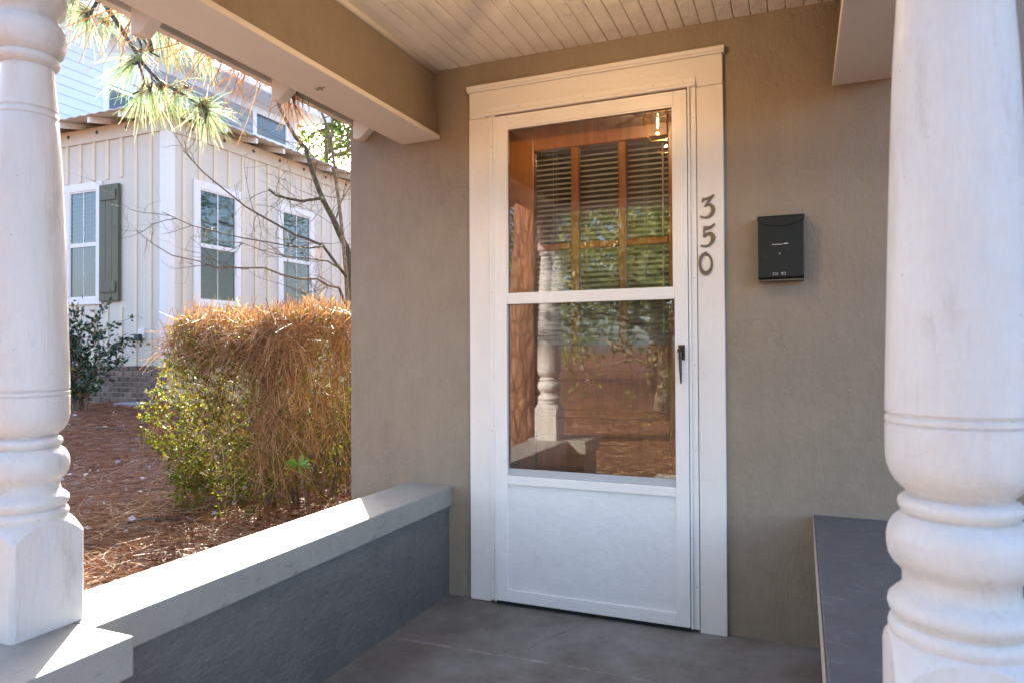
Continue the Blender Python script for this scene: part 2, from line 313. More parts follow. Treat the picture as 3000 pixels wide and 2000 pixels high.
def ob(name, mb, m, parent=None, bevel=0., smooth=False, angle=None, org=None, seg=2):
    v = np.array(mb.v); org = (v.min(0)+v.max(0))/2 if org is None else np.array(org, float)
    o = link(bpy.data.objects.new(name, mesh_of(mb, name, m, org, smooth, angle)), parent, org)
    if bevel:
        b = o.modifiers.new('bevel', 'BEVEL'); b.width = bevel; b.segments = seg; b.limit_method = 'ANGLE'; b.angle_limit = R(40)
    return o
def inst(src, loc, parent, sc_=None):
    o = src.copy(); C.objects.link(o); o.parent = parent; o.location = np.array(loc)-wl(parent); WLOC[o.name] = np.array(loc, float)
    if sc_: o.scale = sc_
    return o
def raw(name, V, Fc, m, parent=None, smooth=False):
    me = bpy.data.meshes.new(name); org = np.array([V[:, 0].mean(), V[:, 1].mean(), V[:, 2].min()]); k = Fc.shape[1]; V = V-org
    me.vertices.add(len(V)); me.vertices.foreach_set('co', V.astype(np.float32).ravel()); me.loops.add(Fc.size); me.loops.foreach_set('vertex_index', Fc.astype(np.int32).ravel())
    me.polygons.add(len(Fc)); me.polygons.foreach_set('loop_start', np.arange(0, Fc.size, k, dtype=np.int32)); me.update(calc_edges=True); me.materials.append(m)
    return link(bpy.data.objects.new(name, me), parent, org)
def unit(a): return a/(np.linalg.norm(a, axis=-1, keepdims=True)+1e-9)
def ribbons(P, D, L, W, bend, seg=3):
    """thin tapering strips: needles, straw"""
    N = len(P); side = unit(np.cross(D, unit(rng.normal(size=(N, 3))))); V = np.zeros((N, seg+1, 2, 3))
    for i in range(seg+1):
        t = i/seg; p = P+D*(L*t)[:, None]+bend*(L*t*t)[:, None]; wd = (W*(1-.6*t))[:, None]*.5
        V[:, i, 0] = p-side*wd; V[:, i, 1] = p+side*wd
    b = (np.arange(N)*(seg+1)*2)[:, None]
    Fc = np.concatenate([np.stack([b[:, 0]+2*i, b[:, 0]+2*i+1, b[:, 0]+2*i+3, b[:, 0]+2*i+2], 1) for i in range(seg)], 0)
    return V.reshape(-1, 3), Fc
def leaves(P, D, L, W, fold=.25):
    N = len(P); side = unit(np.cross(D, unit(rng.normal(size=(N, 3))))); nn = np.cross(side, D)
    mid = P+D*(L*.5)[:, None]; V = np.stack([P, mid+side*(W*.5)[:, None]+nn*(W*fold)[:, None], P+D*L[:, None], mid-side*(W*.5)[:, None]+nn*(W*fold)[:, None]], 1)
    b = (np.arange(N)*4)[:, None]; return V.reshape(-1, 3), b+np.arange(4)[None]
def cat(parts):
    Vs, Fs, k = [], [], 0
    for V, Fc in parts: Vs.append(V); Fs.append(Fc+k); k += len(V)
    return np.concatenate(Vs), np.concatenate(Fs)

# ------------------------------------------------------------------ ground
def gz(x, y):
    return -.05+.06*np.clip(-np.asarray(x, float)-1.2, 0, 6.2)+.012*np.sin(np.asarray(x)*2.1+np.asarray(y)*1.3)+.01*np.sin(np.asarray(y)*3.3)
xs = np.concatenate([np.linspace(-160, -14, 12), np.linspace(-13, 6, 90), np.linspace(8, 160, 12)]); ys = np.concatenate([np.linspace(-160, -18, 12), np.linspace(-17, 12, 110), np.linspace(14, 160, 12)])
gx, gy = np.meshgrid(xs, ys, indexing='ij'); gV = np.stack([gx, gy, gz(gx, gy)], -1).reshape(-1, 3); ny = len(ys)
ii = np.array([[i*ny+j, (i+1)*ny+j, (i+1)*ny+j+1, i*ny+j+1] for i in range(len(xs)-1) for j in range(ny-1)])
tag(raw('ground', gV, ii, GROUND), kind='structure')

# ------------------------------------------------------------------ our house and porch
XE, XL, XR = -1.308, -.6825, .3672          # house corner, casing edges
H = thing('porch_house', (-.06, 1, 0), 'taupe stucco house with the front porch, around the white storm door', 'house')
zc = 2.2912
ob('front_wall', MB().box(XE, -.600, .0, .2, -.3, 3.6), TAUPE, H)
ob('front_wall', MB().box(.282, 5., .0, .2, -.3, 3.6), TAUPE, H)
ob('front_wall', MB().box(-.600, .282, .0, .2, 2.085, 3.6), TAUPE, H)
m = MB().box(XE, XE+.2, .2, 2.25, -.3, 3.6).box(XE, XE+.2, 3.15, 8, -.3, 3.6).box(XE, XE+.2, 2.25, 3.15, -.3, .95).box(XE, XE+.2, 2.25, 3.15, 2.0, 3.6)
ob('side_wall', m, TAUPE, H)
m = MB().box(4.8, 5, .2, 8, -.3, 3.6).box(XE+.2, 4.8, 7.8, 8, -.3, 3.6); ob('rear_wall', m, TAUPE, H)
m = MB().box(XE+.21, 3.2, 5.1, 5.2, .01, 2.55).box(3.2, 3.3, .21, 5.2, .01, 2.55).box(XE+.21, 3.3, .21, 5.2, 2.55, 2.6); ob('room_wall', m, ROOMW, H)
ob('room_floor', MB().box(XE+.21, 3.3, .2, 5.2, -.08, 0.004), FLOORW, H)
wi = ob('side_window', MB().box(XE-.02, XE+.05, 2.25, 2.31, .95, 2.).box(XE-.02, XE+.05, 3.09, 3.15, .95, 2.).box(XE-.02, XE+.05, 2.31, 3.09, 1.94, 2.).box(XE-.02, XE+.05, 2.31, 3.09, .95, 1.01).box(XE-.01, XE+.04, 2.31, 3.09, 1.45, 1.49), TRIM, H)
ob('pane', MB().box(XE+.012, XE+.016, 2.31, 3.09, 1.01, 1.94), PANE, wi)
m = MB().prism([(XE-.45, 3.35), (1.85, 5.3), (5.45, 3.35), (5.45, 3.47), (1.85, 5.43), (XE-.45, 3.47)], 1, -.3, 8.4); ob('main_roof', m, ROOFING, H)
ob('gable_wall', MB().prism([(XE, 3.6), (5., 3.6), (1.85, 5.29)], 1, .0, .2), TAUPE, H)
# parapets, piers
EDGE = painted('worn_cream_edge', (.36, .30, .24), .6, specks=.5, crack=.5)
def parapet(sg):
    X = lambda x: x if sg < 0 else -.116-x
    B = lambda m, a, b, *q: m.box(min(X(a), X(b)), max(X(a), X(b)), *q)
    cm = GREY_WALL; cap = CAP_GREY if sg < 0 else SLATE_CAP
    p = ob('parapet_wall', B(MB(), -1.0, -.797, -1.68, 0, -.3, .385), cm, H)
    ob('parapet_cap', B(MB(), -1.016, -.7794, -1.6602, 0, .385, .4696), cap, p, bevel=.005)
    if sg > 0: ob('cap_edge', MB().box(.6605, .6632, -1.66, -.001, .386, .4685), EDGE, p, bevel=.001)
    q = ob('pier', B(MB(), -1.04, -.678, -1.98, -1.68, -.3, .385), cm, H)
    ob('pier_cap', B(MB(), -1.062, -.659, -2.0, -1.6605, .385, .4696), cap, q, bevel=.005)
parapet(-1); parapet(1)
# beams: grey taupe face on a white soffit board with a proud lip
def beam(sg):
    X = lambda x: x if sg < 0 else -.0968-x
    B = lambda m, a, b, *q: m.box(min(X(a), X(b)), max(X(a), X(b)), *q)
    b = ob('side_beam', B(MB(), -1.015, -.854, -1.64, 0, 2.006, 2.40), TAUPE, H)
    ob('soffit_board', B(MB(), -1.031, -.834, -1.62, -.001, 1.985, 2.006), BEAMW, b, bevel=.004)
    ob('crown_strip', MB().tube([(X(-.852), -1.62, zc-.006), (X(-.852), -.002, zc-.006)], .014, 8), BEAMW, b, smooth=True)
beam(-1); beam(1)
lb = next(o for o in C.objects if o.name == 'side_beam')
for sx in (932, 944):
    a = at_axis((sx, 258), 2, 1.985); ob('wire_hook', MB().tube([(a[0]-.012+.024*t, a[1]+.010*math.sin(t*6.3), 1.9835-.006*math.sin(t*3.14)) for t in np.linspace(0, 1, 9)], .0012, 5), BRONZE, lb)
fb = ob('front_beam', MB().box(-1.015, .918, -1.80, -1.64, 2.006, 2.40), TAUPE, H)
ob('soffit_board', MB().box(-1.031, .934, -1.815, -1.6205, 1.985, 2.006), BEAMW, fb, bevel=.004)
# ceiling of narrow boards running away from the camera
ce = ob('porch_ceiling', MB().box(-.86, .76, -1.65, 0, zc+.012, zc+.03), CEIL, H)
bw = .0602; nb = 27
me0 = None
for i in range(nb):
    x0 = -.858+i*bw
    if i == 0:
        src = ob('ceiling_board', MB().prism([(x0+.0012, zc+.0118), (x0+.0012, zc+.003), (x0+.004, zc), (x0+bw-.004, zc), (x0+bw-.0012, zc+.003), (x0+bw-.0012, zc+.0118)], 1, -1.638, -.0005), CEIL, ce)
        base = WLOC[src.name].copy()
    else: inst(src, base+np.array([i*bw, 0, random.uniform(-.0006, .0006)]), ce)
# porch roof with rafter tails at the left eave
pitch = .78
ro = ob('porch_roof', MB().prism([(-1.33, 2.145), (-.058, 2.145+1.272*pitch), (1.214, 2.145), (1.214, 2.175), (-.058, 2.18+1.272*pitch), (-1.33, 2.175)], 1, -2.05, -.001), ROOFING, H)
ob('gable_panel', MB().prism([(-1.015, 2.4), (.9, 2.4), (-.058, 3.11)], 1, -1.78, -1.70), TAUPE, H)
ob('eave_board', MB().box(-1.325, -1.295, -2.05, -.001, 2.112, 2.146), BEAMW, ro, bevel=.003); ob('eave_board', MB().box(1.18, 1.21, -2.05, -.001, 2.112, 2.146), BEAMW, ro)
for y in (-.024, -.556, -1.17, -1.76):
    for sg in (-1, 1):
        X = lambda x: x if sg < 0 else -.116-x
        pr = [(X(-1.262), 2.028), (X(-1.262), 2.13), (X(-1.295+.0), 2.172-.01), (X(-.9), 2.172+.395*pitch-.03), (X(-.9), 2.08+.34*pitch), (X(-1.235), 2.028)]
        ob('rafter_tail', MB().prism([(X(-1.262), 2.030), (X(-1.262), 2.178), (X(-1.02), 2.178+.242*pitch), (X(-1.02), 2.030+.17), (X(-1.225), 2.026)], 1, y-.022, y+.022), BEAMW, ro, bevel=.003)
# floor: two painted slabs with a joint
pf = tag(ob('porch_floor', MB().box(-.80, .70, -2.0, .0, -.3, -.012), FLOOR), kind='structure')
def slab(y0, y1):
    n = 46; X = np.linspace(-.797, .695, n); m = MB()
    jo = lambda x: -.466+.03*x+.006*math.sin(x*9)+.004*math.sin(x*31+1)
    for i in range(n-1):
        a, b = X[i], X[i+1]; f0 = (lambda x: y0 if y0 is not None else jo(x)+.0012); f1 = (lambda x: y1 if y1 is not None else jo(x)-.0012)
        m.add([(a, f0(a), -.012), (b, f0(b), -.012), (b, f1(b), -.012), (a, f1(a), -.012), (a, f0(a), 0), (b, f0(b), 0), (b, f1(b), 0), (a, f1(a), 0)], [(4, 5, 6, 7), (0, 1, 5, 4), (2, 3, 7, 6)])
    ob('floor_slab', m, FLOOR, pf)
slab(-2.0, None); slab(None, -.0005)
BOUNCE_CONC = painted('pale_bounce_concrete', (.52, .47, .41), .85, gscale=60, gstr=.5, gdist=.003, var=.15)  # concrete kept pale so it bounces more sun up to the ceiling
tag(ob('front_step', MB().box(-.62, .52, -2.35, -2.0005, -.3, -.10), BOUNCE_CONC, bevel=.01), kind='structure')
tag(ob('added_bounce_path', MB().box(-.55, 3.2, -3.5, -2.3505, -.3, -.03), BOUNCE_CONC, bevel=.01), kind='structure')  # unseen landing, added to bounce sunlight onto the porch ceiling

# ------------------------------------------------------------------ door casing, storm door
ca = thing('door_casing', (-.16, -.01, 0), 'wide white painted casing framing the storm door', 'door frame')
ob('side_board', MB().box(XL, -.587, -.022, .001, .002, 2.045), TRIM, ca, bevel=.003); ob('side_board', MB().box(.270, XR, -.022, .001, -.001, 2.045), TRIM, ca, bevel=.003)
ob('head_board', MB().box(XL+.001, XR-.001, -.021, .001, 2.046, 2.160), TRIMH, ca, bevel=.003)
ob('drip_cap', MB().prism([(.001, 2.160), (-.028, 2.160), (-.030, 2.166), (-.036, 2.170), (-.036, 2.184), (.001, 2.190)], 0, XL-.006, XR+.006), TRIMH, ca, bevel=.0015)
ob('jamb', MB().box(-.6, -.566, .001, .2, 0, 2.075), TRIM, ca); ob('jamb', MB().box(.247, .283, .001, .2, 0, 2.075), TRIM, ca)
ob('jamb', MB().box(-.566, .247, .001, .2, 2.045, 2.084), TRIM, ca); ob('threshold', MB().box(-.566, .247, -.01, .2, .001, .016), RUBBER, ca)
DL, DR, DB, DT = -.5566, .2366, .0185, 2.0365
fr = thing('storm_door_frame', (-.16, -.025, 0), 'slim white metal mounting frame screwed to the casing round the storm door', 'door frame')
ob('flange', MB().box(-.5865, -.5675, -.0265, -.0222, .012, 2.046), RIM_DOOR, fr, bevel=.001); ob('flange', MB().box(.2475, .2685, -.0265, -.0222, .012, 2.062), RIM_DOOR, fr, bevel=.001)
ob('flange', MB().box(-.589, .268, -.0265, -.0215, 2.062, 2.084), RIM_DOOR, fr, bevel=.001)
ob('rain_cap', MB().tube([(-.594, -.033, 2.053), (.268, -.033, 2.053)], .0085, 10), RIM_DOOR, fr, smooth=True, angle=50)
ob('latch_bead', MB().tube([(.2435, -.033, .014), (.2435, -.033, 2.046)], .005, 10), RIM_DOOR, fr, smooth=True, angle=50)
m = MB()
for z0, z1 in ((.012, .226), (.229, .335), (.338, .935), (.938, 1.04), (1.043, 1.745), (1.748, 1.855), (1.858, 2.045)):
    ob('hinge_leaf', MB().tube([(-.5615, -.0325, z0), (-.5615, -.0325, z1)], .0052, 10), RIM_DOOR, fr, smooth=True, angle=50)
for x, z in ((-.577, .10), (-.577, .72), (-.577, 1.30), (-.577, 1.915), (.259, .17), (.259, .68), (.259, 1.0), (.259, 1.325), (.259, 1.93), (-.45, 2.073), (-.17, 2.073), (.11, 2.073), (.22, 2.073)):
    ob('screw', MB().lathe([(.0032, 0), (.0030, .0014), (.0012, .0020)], (0, 0), 10), SCREW, fr, smooth=True, angle=40)
    o = C.objects[-1]; o.location = np.array([x, -.0265, z])-wl(fr); o.rotation_euler = (R(90), 0, 0)
sdr = thing('storm_door', (-.16, -.03, .0185), 'white storm door with glass above a screen and a solid kick panel', 'door')
def member(name, poly_x, poly_z, depth=.030, ridges=0, axis='z'):
    pass
y0, y1 = -.040, -.012
def rail(name, x0, x1, z0, z1, horiz, mitre=0, ridge=True):
    o = ob(name, MB().box(x0, x1, y0, y1, z0, z1), RIM_DOOR, sdr, bevel=.0018)
    if ridge:
        n = 4
        for k in range(n):
            m = MB()
            if horiz:
                z = z0+(z1-z0)*(k+1)/(n+1); m.tube([(x0+.004, y0+.0002, z), (x1-.004, y0+.0002, z)], .0011, 6)
            else:
                x = x0+(x1-x0)*(k+1)/(n+1); m.tube([(x, y0+.0002, z0+.004), (x, y0+.0002, z1-.004)], .0011, 6)
            ob('ridge', m, RIM_DOOR, o)
    return o
rail('stile', DL, -.503, DB, DT, False); rail('stile', .187, DR, DB, DT, False)
rail('rail', -.5028, .1868, 1.983, DT, True); rail('rail', -.5028, .1868, 1.248, 1.294, True); rail('rail', -.5028, .1868, .503, .539, True); rail('rail', -.5028, .1868, DB, .067, True)
ob('kick_panel', MB().box(-.5035, .1875, -.030, -.018, .066, .504), KICK, sdr)
ob('sweep', MB().box(DL+.002, DR-.003, -.031, -.016, .004, .0183), RUBBER, sdr)
for (a, b, c2, d) in ((-.5028, .1868, 1.294, 1.983),):
    ob('glazing_bead', MB().box(a, a+.006, -.037, -.019, c2, d).box(b-.006, b, -.037, -.019, c2, d).box(a+.006, b-.006, -.037, -.019, d-.006, d), RIM_DOOR, sdr)
ob('sash_rail', MB().box(-.5028, .1868, -.026, -.014, .5392, .567), ALUM, sdr, bevel=.002)
ob('pane', MB().box(-.4968, .1808, -.0285, -.0255, 1.294, 1.977), GLASS, sdr); ob('pane', MB().box(-.5028, .1868, -.0225, -.0195, .567, 1.248), GLASS, sdr)
ob('insect_screen', MB().add([(-.5028, -.0150, .5672), (.1868, -.0150, .5672), (.1868, -.0150, 1.2478), (-.5028, -.0150, 1.2478)], [(0, 1, 2, 3)]), SCREEN, sdr)
h = ob('handle', MB().box(.200, .2245, -.046, -.040, 1.018, 1.075), HANDLE, sdr, bevel=.002)
ob('push_button', MB().tube([(.208, -.040, 1.052), (.208, -.066, 1.052)], .0085, 14), HANDLE, h, smooth=True, angle=40)
ob('lever', MB().add([(.203, -.052, 1.052), (.216, -.052, 1.052), (.216, -.066, 1.052), (.203, -.066, 1.052), (.206, -.058, .985), (.216, -.058, .985), (.216, -.072, .985), (.206, -.072, .985), (.209, -.055, .930), (.2145, -.055, .930), (.2145, -.064, .930), (.209, -.064, .930)],
    [(0, 1, 2, 3), (0, 4, 5, 1), (1, 5, 6, 2), (2, 6, 7, 3), (3, 7, 4, 0), (4, 8, 9, 5), (5, 9, 10, 6), (6, 10, 11, 7), (7, 11, 8, 4), (8, 11, 10, 9)]), HANDLE, h, bevel=.0025)

# ------------------------------------------------------------------ wooden front door and its blind
wd = thing('wooden_door', (-.16, .09, .02), 'varnished brown wooden front door with nine panes behind the storm door', 'door')
Y0, Y1 = .070, .112
cols = [(-.421, -.258), (-.222, -.0555), (-.0215, .147)]; rows = [(1.078, 1.277), (1.303, 1.479), (1.505, 1.906)]
rows = [(1.078, 1.270), (1.297, 1.478), (1.506, 1.906)]
def dp(name, *b, bev=.004, par=wd): return ob(name, MB().box(*b), WOOD, par, bevel=bev)
dp('stile', -.560, -.421, Y0, Y1, .02, 2.04); dp('stile', .147, .244, Y0, Y1, .02, 2.04)
dp('top_rail', -.4208, .1468, Y0, Y1, 1.906, 2.04); dp('lock_rail', -.4208, .1468, Y0, Y1, .968, 1.078); dp('bottom_rail', -.4208, .1468, Y0, Y1, .02, .18); dp('cross_rail', -.4208, .1468, Y0, Y1, .70, .776)
for a, b in ((-.258, -.222), (-.0555, -.0215)): dp('muntin', a, b, Y0+.004, Y1-.004, 1.0781, 1.9059, bev=.006)
for z0_, z1_ in ((1.270, 1.297), (1.478, 1.506)):
    for a, b in cols: dp('muntin', a+.0002, b-.0002, Y0+.004, Y1-.004, z0_, z1_, bev=.006)
for a, b in cols:
    for c_, d in rows: ob('pane', MB().box(a+.0003, b-.0003, .090, .093, c_+.0003, d-.0003), PANE, wd)
for z0_, z1_ in ((.776, .968), (.18, .70)):
    dp('panel', -.4205, .1465, .088, .100, z0_+.0003, z1_-.0003, bev=.002); dp('raised_field', -.392, .118, .078, .0878, z0_+.030, z1_-.030, bev=.006)
bl = thing('venetian_blind', (-.14, .15, 1.0), 'ivory slatted venetian blind behind the panes of the wooden door', 'blind')
ob('head_rail', MB().box(-.47, .2, .135, .165, 1.94, 1.97), BLIND, bl)
tl = R(33); n = 5; m = MB()
pts = [(-.0125+.025*i/(n-1), .0016*(1-((i-2)/2)**2)) for i in range(n)]
vs_ = []
for x in (-.465, .195):
    for a, b in pts: vs_.append((x, .15+a*math.cos(tl)-b*math.sin(tl), 1.93+a*math.sin(tl)+b*math.cos(tl)))
m.add(vs_, [(i, i+1, n+i+1, n+i) for i in range(n-1)]); sl = ob('slat', m, BLIND, bl, smooth=True); b0 = WLOC[sl.name].copy()
for i in range(1, 41): inst(sl, b0-np.array([random.uniform(-.001, .001), 0, i*.0222+random.uniform(-.0008, .0008)]), bl)
ob('bottom_rail', MB().box(-.465, .195, .14, .16, .985, 1.0), BLIND, bl)
for x in (-.34, -.355, .05, .038, .115): ob('ladder_cord', MB().tube([(x, .137, 1.0), (x, .137, 1.945)], .0011 if x != .115 else .004, 5), BLIND, bl)

# ------------------------------------------------------------------ house numbers
def from_px(pl): return [at_axis((1970+a/4.9, 540+b/4.9), 1, -.0222) for a, b in pl]
N3 = [(432,203),(475,200),(530,182),(590,148),(605,158),(590,180),(555,228),(520,278),(560,280),(595,305),(616,350),(610,400),(585,445),(545,480),(495,497),(445,492),(405,478),(392,462),(402,450),(425,462),(460,470),(500,462),(535,435),(553,395),(555,355),(540,320),(515,305),(490,318),(472,333),(460,322),(470,300),(500,255),(522,215),(490,228),(455,238),(440,262),(422,268),(420,258)]
N5 = [(448,605),(470,608),(515,608),(560,592),(600,562),(614,568),(608,590),(580,625),(540,650),(500,660),(470,668),(470,718),(495,698),(535,686),(575,692),(605,720),(618,760),(608,810),(580,855),(540,890),(490,908),(440,905),(408,893),(402,878),(415,872),(450,880),(490,878),(525,858),(548,820),(555,780),(545,745),(520,728),(495,738),(475,765),(455,770),(443,762)]
def numeral(name, px, label):
    q = from_px(px); p2 = [(a[0], a[2]) for a in q]
    tag(ob(name, MB().prism(p2, 1, -.0275, -.0224), BRONZE, bevel=.0008, seg=1), label, 'house number')
numeral('house_number_three', N3, 'dark bronze house number 3, topmost numeral on the casing')
numeral('house_number_five', N5, 'dark bronze house number 5, middle numeral on the casing')
m = MB(); k = 40; out, inn = [], []
for j in range(k):
    t = 2*math.pi*j/k; out.append((479+103*math.cos(t), 1148+163*math.sin(t))); inn.append((484+68*math.cos(t), 1136+114*math.sin(t)))
qo, qi = from_px(out), from_px(inn); vs_ = []
for y in (-.0275, -.0224):
    vs_ += [(a[0], y, a[2]) for a in qo]+[(a[0], y, a[2]) for a in qi]
fs = []
for j in range(k):
    i = (j+1) % k; fs += [(j, i, k+i, k+j), (2*k+j, 3*k+j, 3*k+i, 2*k+i), (j, 2*k+j, 2*k+i, i), (k+j, k+i, 3*k+i, 3*k+j)]
m.add(vs_, fs)
q = from_px([(498,972),(494,990),(455,1010),(428,1040),(405,1070),(385,1062),(400,1030),(430,998),(465,976)]); m.prism([(a[0], a[2]) for a in q], 1, -.0285, -.0226)
tag(ob('house_number_zero', m, BRONZE), 'dark bronze house number 0, lowest numeral on the casing', 'house number')

# ------------------------------------------------------------------ mailbox
mb = thing('wall_mailbox', (.568, -.03, 1.306), 'small black metal wall mailbox on the taupe wall right of the door', 'mailbox')
x0, x1, z0, z1 = .487, .640, 1.306, 1.525
fy = -.062
ob('body', MB().add([(x0, -.001, z0), (x1, -.001, z0), (x1, -.001, z1), (x0, -.001, z1), (x0, fy+.012, z0), (x1, fy+.012, z0), (x1, fy, z0+.006), (x0, fy, z0+.006), (x1, fy, z1-.006), (x0, fy, z1-.006), (x1, -.05, z1), (x0, -.05, z1)],
   [(0, 1, 2, 3), (0, 4, 5, 1), (4, 7, 6, 5), (7, 9, 8, 6), (9, 11, 10, 8), (11, 3, 2, 10), (0, 3, 11, 9, 7, 4), (1, 5, 6, 8, 10, 2)]), BLACKM, mb, bevel=.0025)
ld = MB(); k = 16
arc = [(x0-.001+(x1-x0+.002)*i/k, 1.512-.021*math.sin(math.pi*i/k)) for i in range(k+1)]
ld.prism(arc+[(x1+.001, 1.530), (x0-.001, 1.530)], 1, fy-.005, fy-.0005)
ob('lid', ld, BLACKM, mb, bevel=.0012); 
ob('lid_top', MB().prism([(-.001, 1.5365), (fy-.005, 1.529), (fy-.005, 1.5265), (-.001, 1.5275)], 0, x0-.0025, x1+.0025), BRONZE, mb)
ob('bottom_lip', MB().box(x0+.001, x1-.001, fy+.010, -.004, z0-.006, z0-.0005), BRONZE, mb, bevel=.001)
pl = MB(); pl.box(.540, .570, fy-.0015, fy-.0001, 1.4262, 1.4288); ob('emblem', pl.box(.573, .588, fy-.0018, fy-.0001, 1.4272, 1.4312).box(.535, .539, fy-.0016, fy-.0001, 1.427, 1.4305), SILVER, mb)
for z, r_ in ((1.409, .0026), (1.395, .0036)): ob('lock_hole', MB().tube([(.560, fy-.002, z), (.560, fy-.0001, z)], r_, 12), RUBBER if r_ < .003 else SCREW, mb)
ob('lock_hole', MB().tube([(.560, fy-.0026, 1.395), (.560, fy-.002, 1.395)], .0024, 12), RUBBER, mb)
st = MB(); zz = 1.319
for a, b in ((.537, .5385), (.5465, .548), (.552, .5535), (.5655, .567), (.568, .5695), (.5775, .579)): st.box(a, b, fy-.0007, fy-.0001, zz, zz+.009)
for a, b in ((.5385, .546), (.5695, .5775)):
    st.box(a, b, fy-.0007, fy-.0001, zz, zz+.0012).box(a, b, fy-.0007, fy-.0001, zz+.0078, zz+.009)
ob('sticker', st, SILVER, mb)

# ------------------------------------------------------------------ turned columns
PROF = [(.0700,.700),(.0725,.707),(.0728,.712),(.0715,.718),(.0672,.722),(.0675,.7265),(.0715,.7310),(.0732,.738),(.0720,.7455),(.066,.7525),(.0605,.757),(.0575,.764),(.0573,.776),(.0590,.782),(.067,.7905),(.0718,.800),(.0734,.8115),(.0734,.8235),(.0715,.834),(.067,.8435),(.0605,.850),(.0575,.8525),(.0580,.856),(.0605,.859),(.0617,.8645),(.0605,.870),(.0575,.873),(.0530,.876),(.0530,.880),(.0585,.8855),(.0635,.891),(.0690,.9015),(.0722,.911),(.0736,.9235),(.0738,.955),(.0736,.963),(.0722,.9640),(.0722,.9660),(.0736,.967),(.0736,.973),(.0718,.9745),(.0718,.9775),(.0735,.979),(.0734,.990),(.0717,1.0665),(.0673,1.24),(.0640,1.345),(.0613,1.42),(.0562,1.505),(.0527,1.562),(.0514,1.5635),(.0514,1.566),(.0526,1.567),(.0520,1.577),(.0503,1.5785),(.0503,1.582),(.0515,1.583),(.0498,1.606),(.0452,1.665),(.0449,1.674),(.0490,1.678),(.0530,1.683),(.0552,1.689),(.0548,1.695),(.0515,1.700),(.0530,1.7025),(.0600,1.710),(.0645,1.722),(.0662,1.738),(.0655,1.756),(.0605,1.7675),(.0525,1.774),(.0512,1.781),(.0535,1.790),(.0600,1.798),(.0655,1.811),(.0665,1.826),(.0650,1.8425),(.0590,1.853),(.0600,1.860),(.0690,1.875),(.0700,1.890)]
def column(cx, cy, label):
    t = thing('porch_column', (cx, cy, .4696), label, 'column', 'turned porch columns')
    ob('turned_shaft', MB().lathe([(r_*1.085, z_) for r_, z_ in PROF], (cx, cy), 64), COLUMN, t, smooth=True, angle=50)
    m = MB(); k = 64; hw = .0787; ang = [2*math.pi*(j+.5)/k for j in range(k)]
    rs = [hw/max(abs(math.cos(a)), abs(math.sin(a))) for a in ang]
    ring = lambda fr_, fz: [(cx+fr_(r)*math.cos(a), cy+fr_(r)*math.sin(a), fz(r)) for a, r in zip(ang, rs)]
    ztop = lambda r: .698-((r-hw)/(hw*.414))**1.25*.040
    rings = [ring(lambda r: r, lambda r: .4697), ring(lambda r: r, ztop)]
    for f in (.25, .5, .75, 1.):
        rings.append(ring(lambda r, f=f: r+(.0755-r)*f, lambda r, f=f: ztop(r)+(.703-ztop(r))*f**.75))
    vs_ = [v for rg in rings for v in rg]; fs = [(i*k+j, i*k+(j+1) % k, (i+1)*k+(j+1) % k, (i+1)*k+j) for i in range(len(rings)-1) for j in range(k)]
    fs += [tuple(range(k-1, -1, -1)), tuple((len(rings)-1)*k+j for j in range(k))]
    ob('base_block', m.add(vs_, fs), COLUMN, t, smooth=True, angle=28)
    ob('top_block', MB().box(cx-.0787, cx+.0787, cy-.0787, cy+.0787, 1.885, 1.9848), COLUMN, t, bevel=.003)
column(-.9215, -1.713, 'white turned porch column on the sunlit left parapet, at the left picture edge')
column(.804, -1.695, 'white turned porch column close by at the right picture edge, on the shaded right parapet')

# ------------------------------------------------------------------ ceiling lantern (seen mirrored in the door glass)
LX, LY = -.03, -.86
la = thing('porch_lantern', (LX, LY, zc), 'lit brass ceiling lantern mirrored in the top right of the storm door glass', 'lamp')
ob('canopy', MB().lathe([(.055, zc), (.055, zc-.008), (.03, zc-.02)], (LX, LY), 24), BRASS, la, smooth=True, angle=40)
cage = MB(); zt, zb = zc-.02, zc-.17
for sx, sy in ((1, 1), (1, -1), (-1, -1), (-1, 1)): cage.tube([(LX+sx*.04, LY+sy*.04, zt), (LX+sx*.062, LY+sy*.062, zt-.06), (LX+sx*.045, LY+sy*.045, zb)], .004, 6)
for h_, z in ((.04, zt), (.062, zt-.06), (.045, zb)):
    q = [(LX+a*h_, LY+b*h_, z) for a, b in ((1, 1), (1, -1), (-1, -1), (-1, 1), (1, 1))]
    for a, b in zip(q, q[1:]): cage.tube([a, b], .004, 6)
ob('cage', cage, BRASS, la)
m_, n_, l_, b_, o_ = new_mat('lit_bulb'); b_.inputs['Emission Color'].default_value = (1, .62, .25, 1); b_.inputs['Emission Strength'].default_value = 7; b_.inputs['Base Color'].default_value = (1, .8, .5, 1)
ob('bulb', MB().lathe([(.004, zc-.045), (.005, zc-.06), (.0075, zc-.08), (.007, zc-.10), (.002, zc-.122)], (LX, LY), 16), m_, la, smooth=True)
pd = bpy.data.lights.new('lantern_light', 'POINT'); pd.energy = 1.7; pd.color = (1, .66, .34); pd.shadow_soft_size = .006
po = bpy.data.objects.new('lantern_light', pd); link(po, la, np.array([LX, LY, zc-.148]))

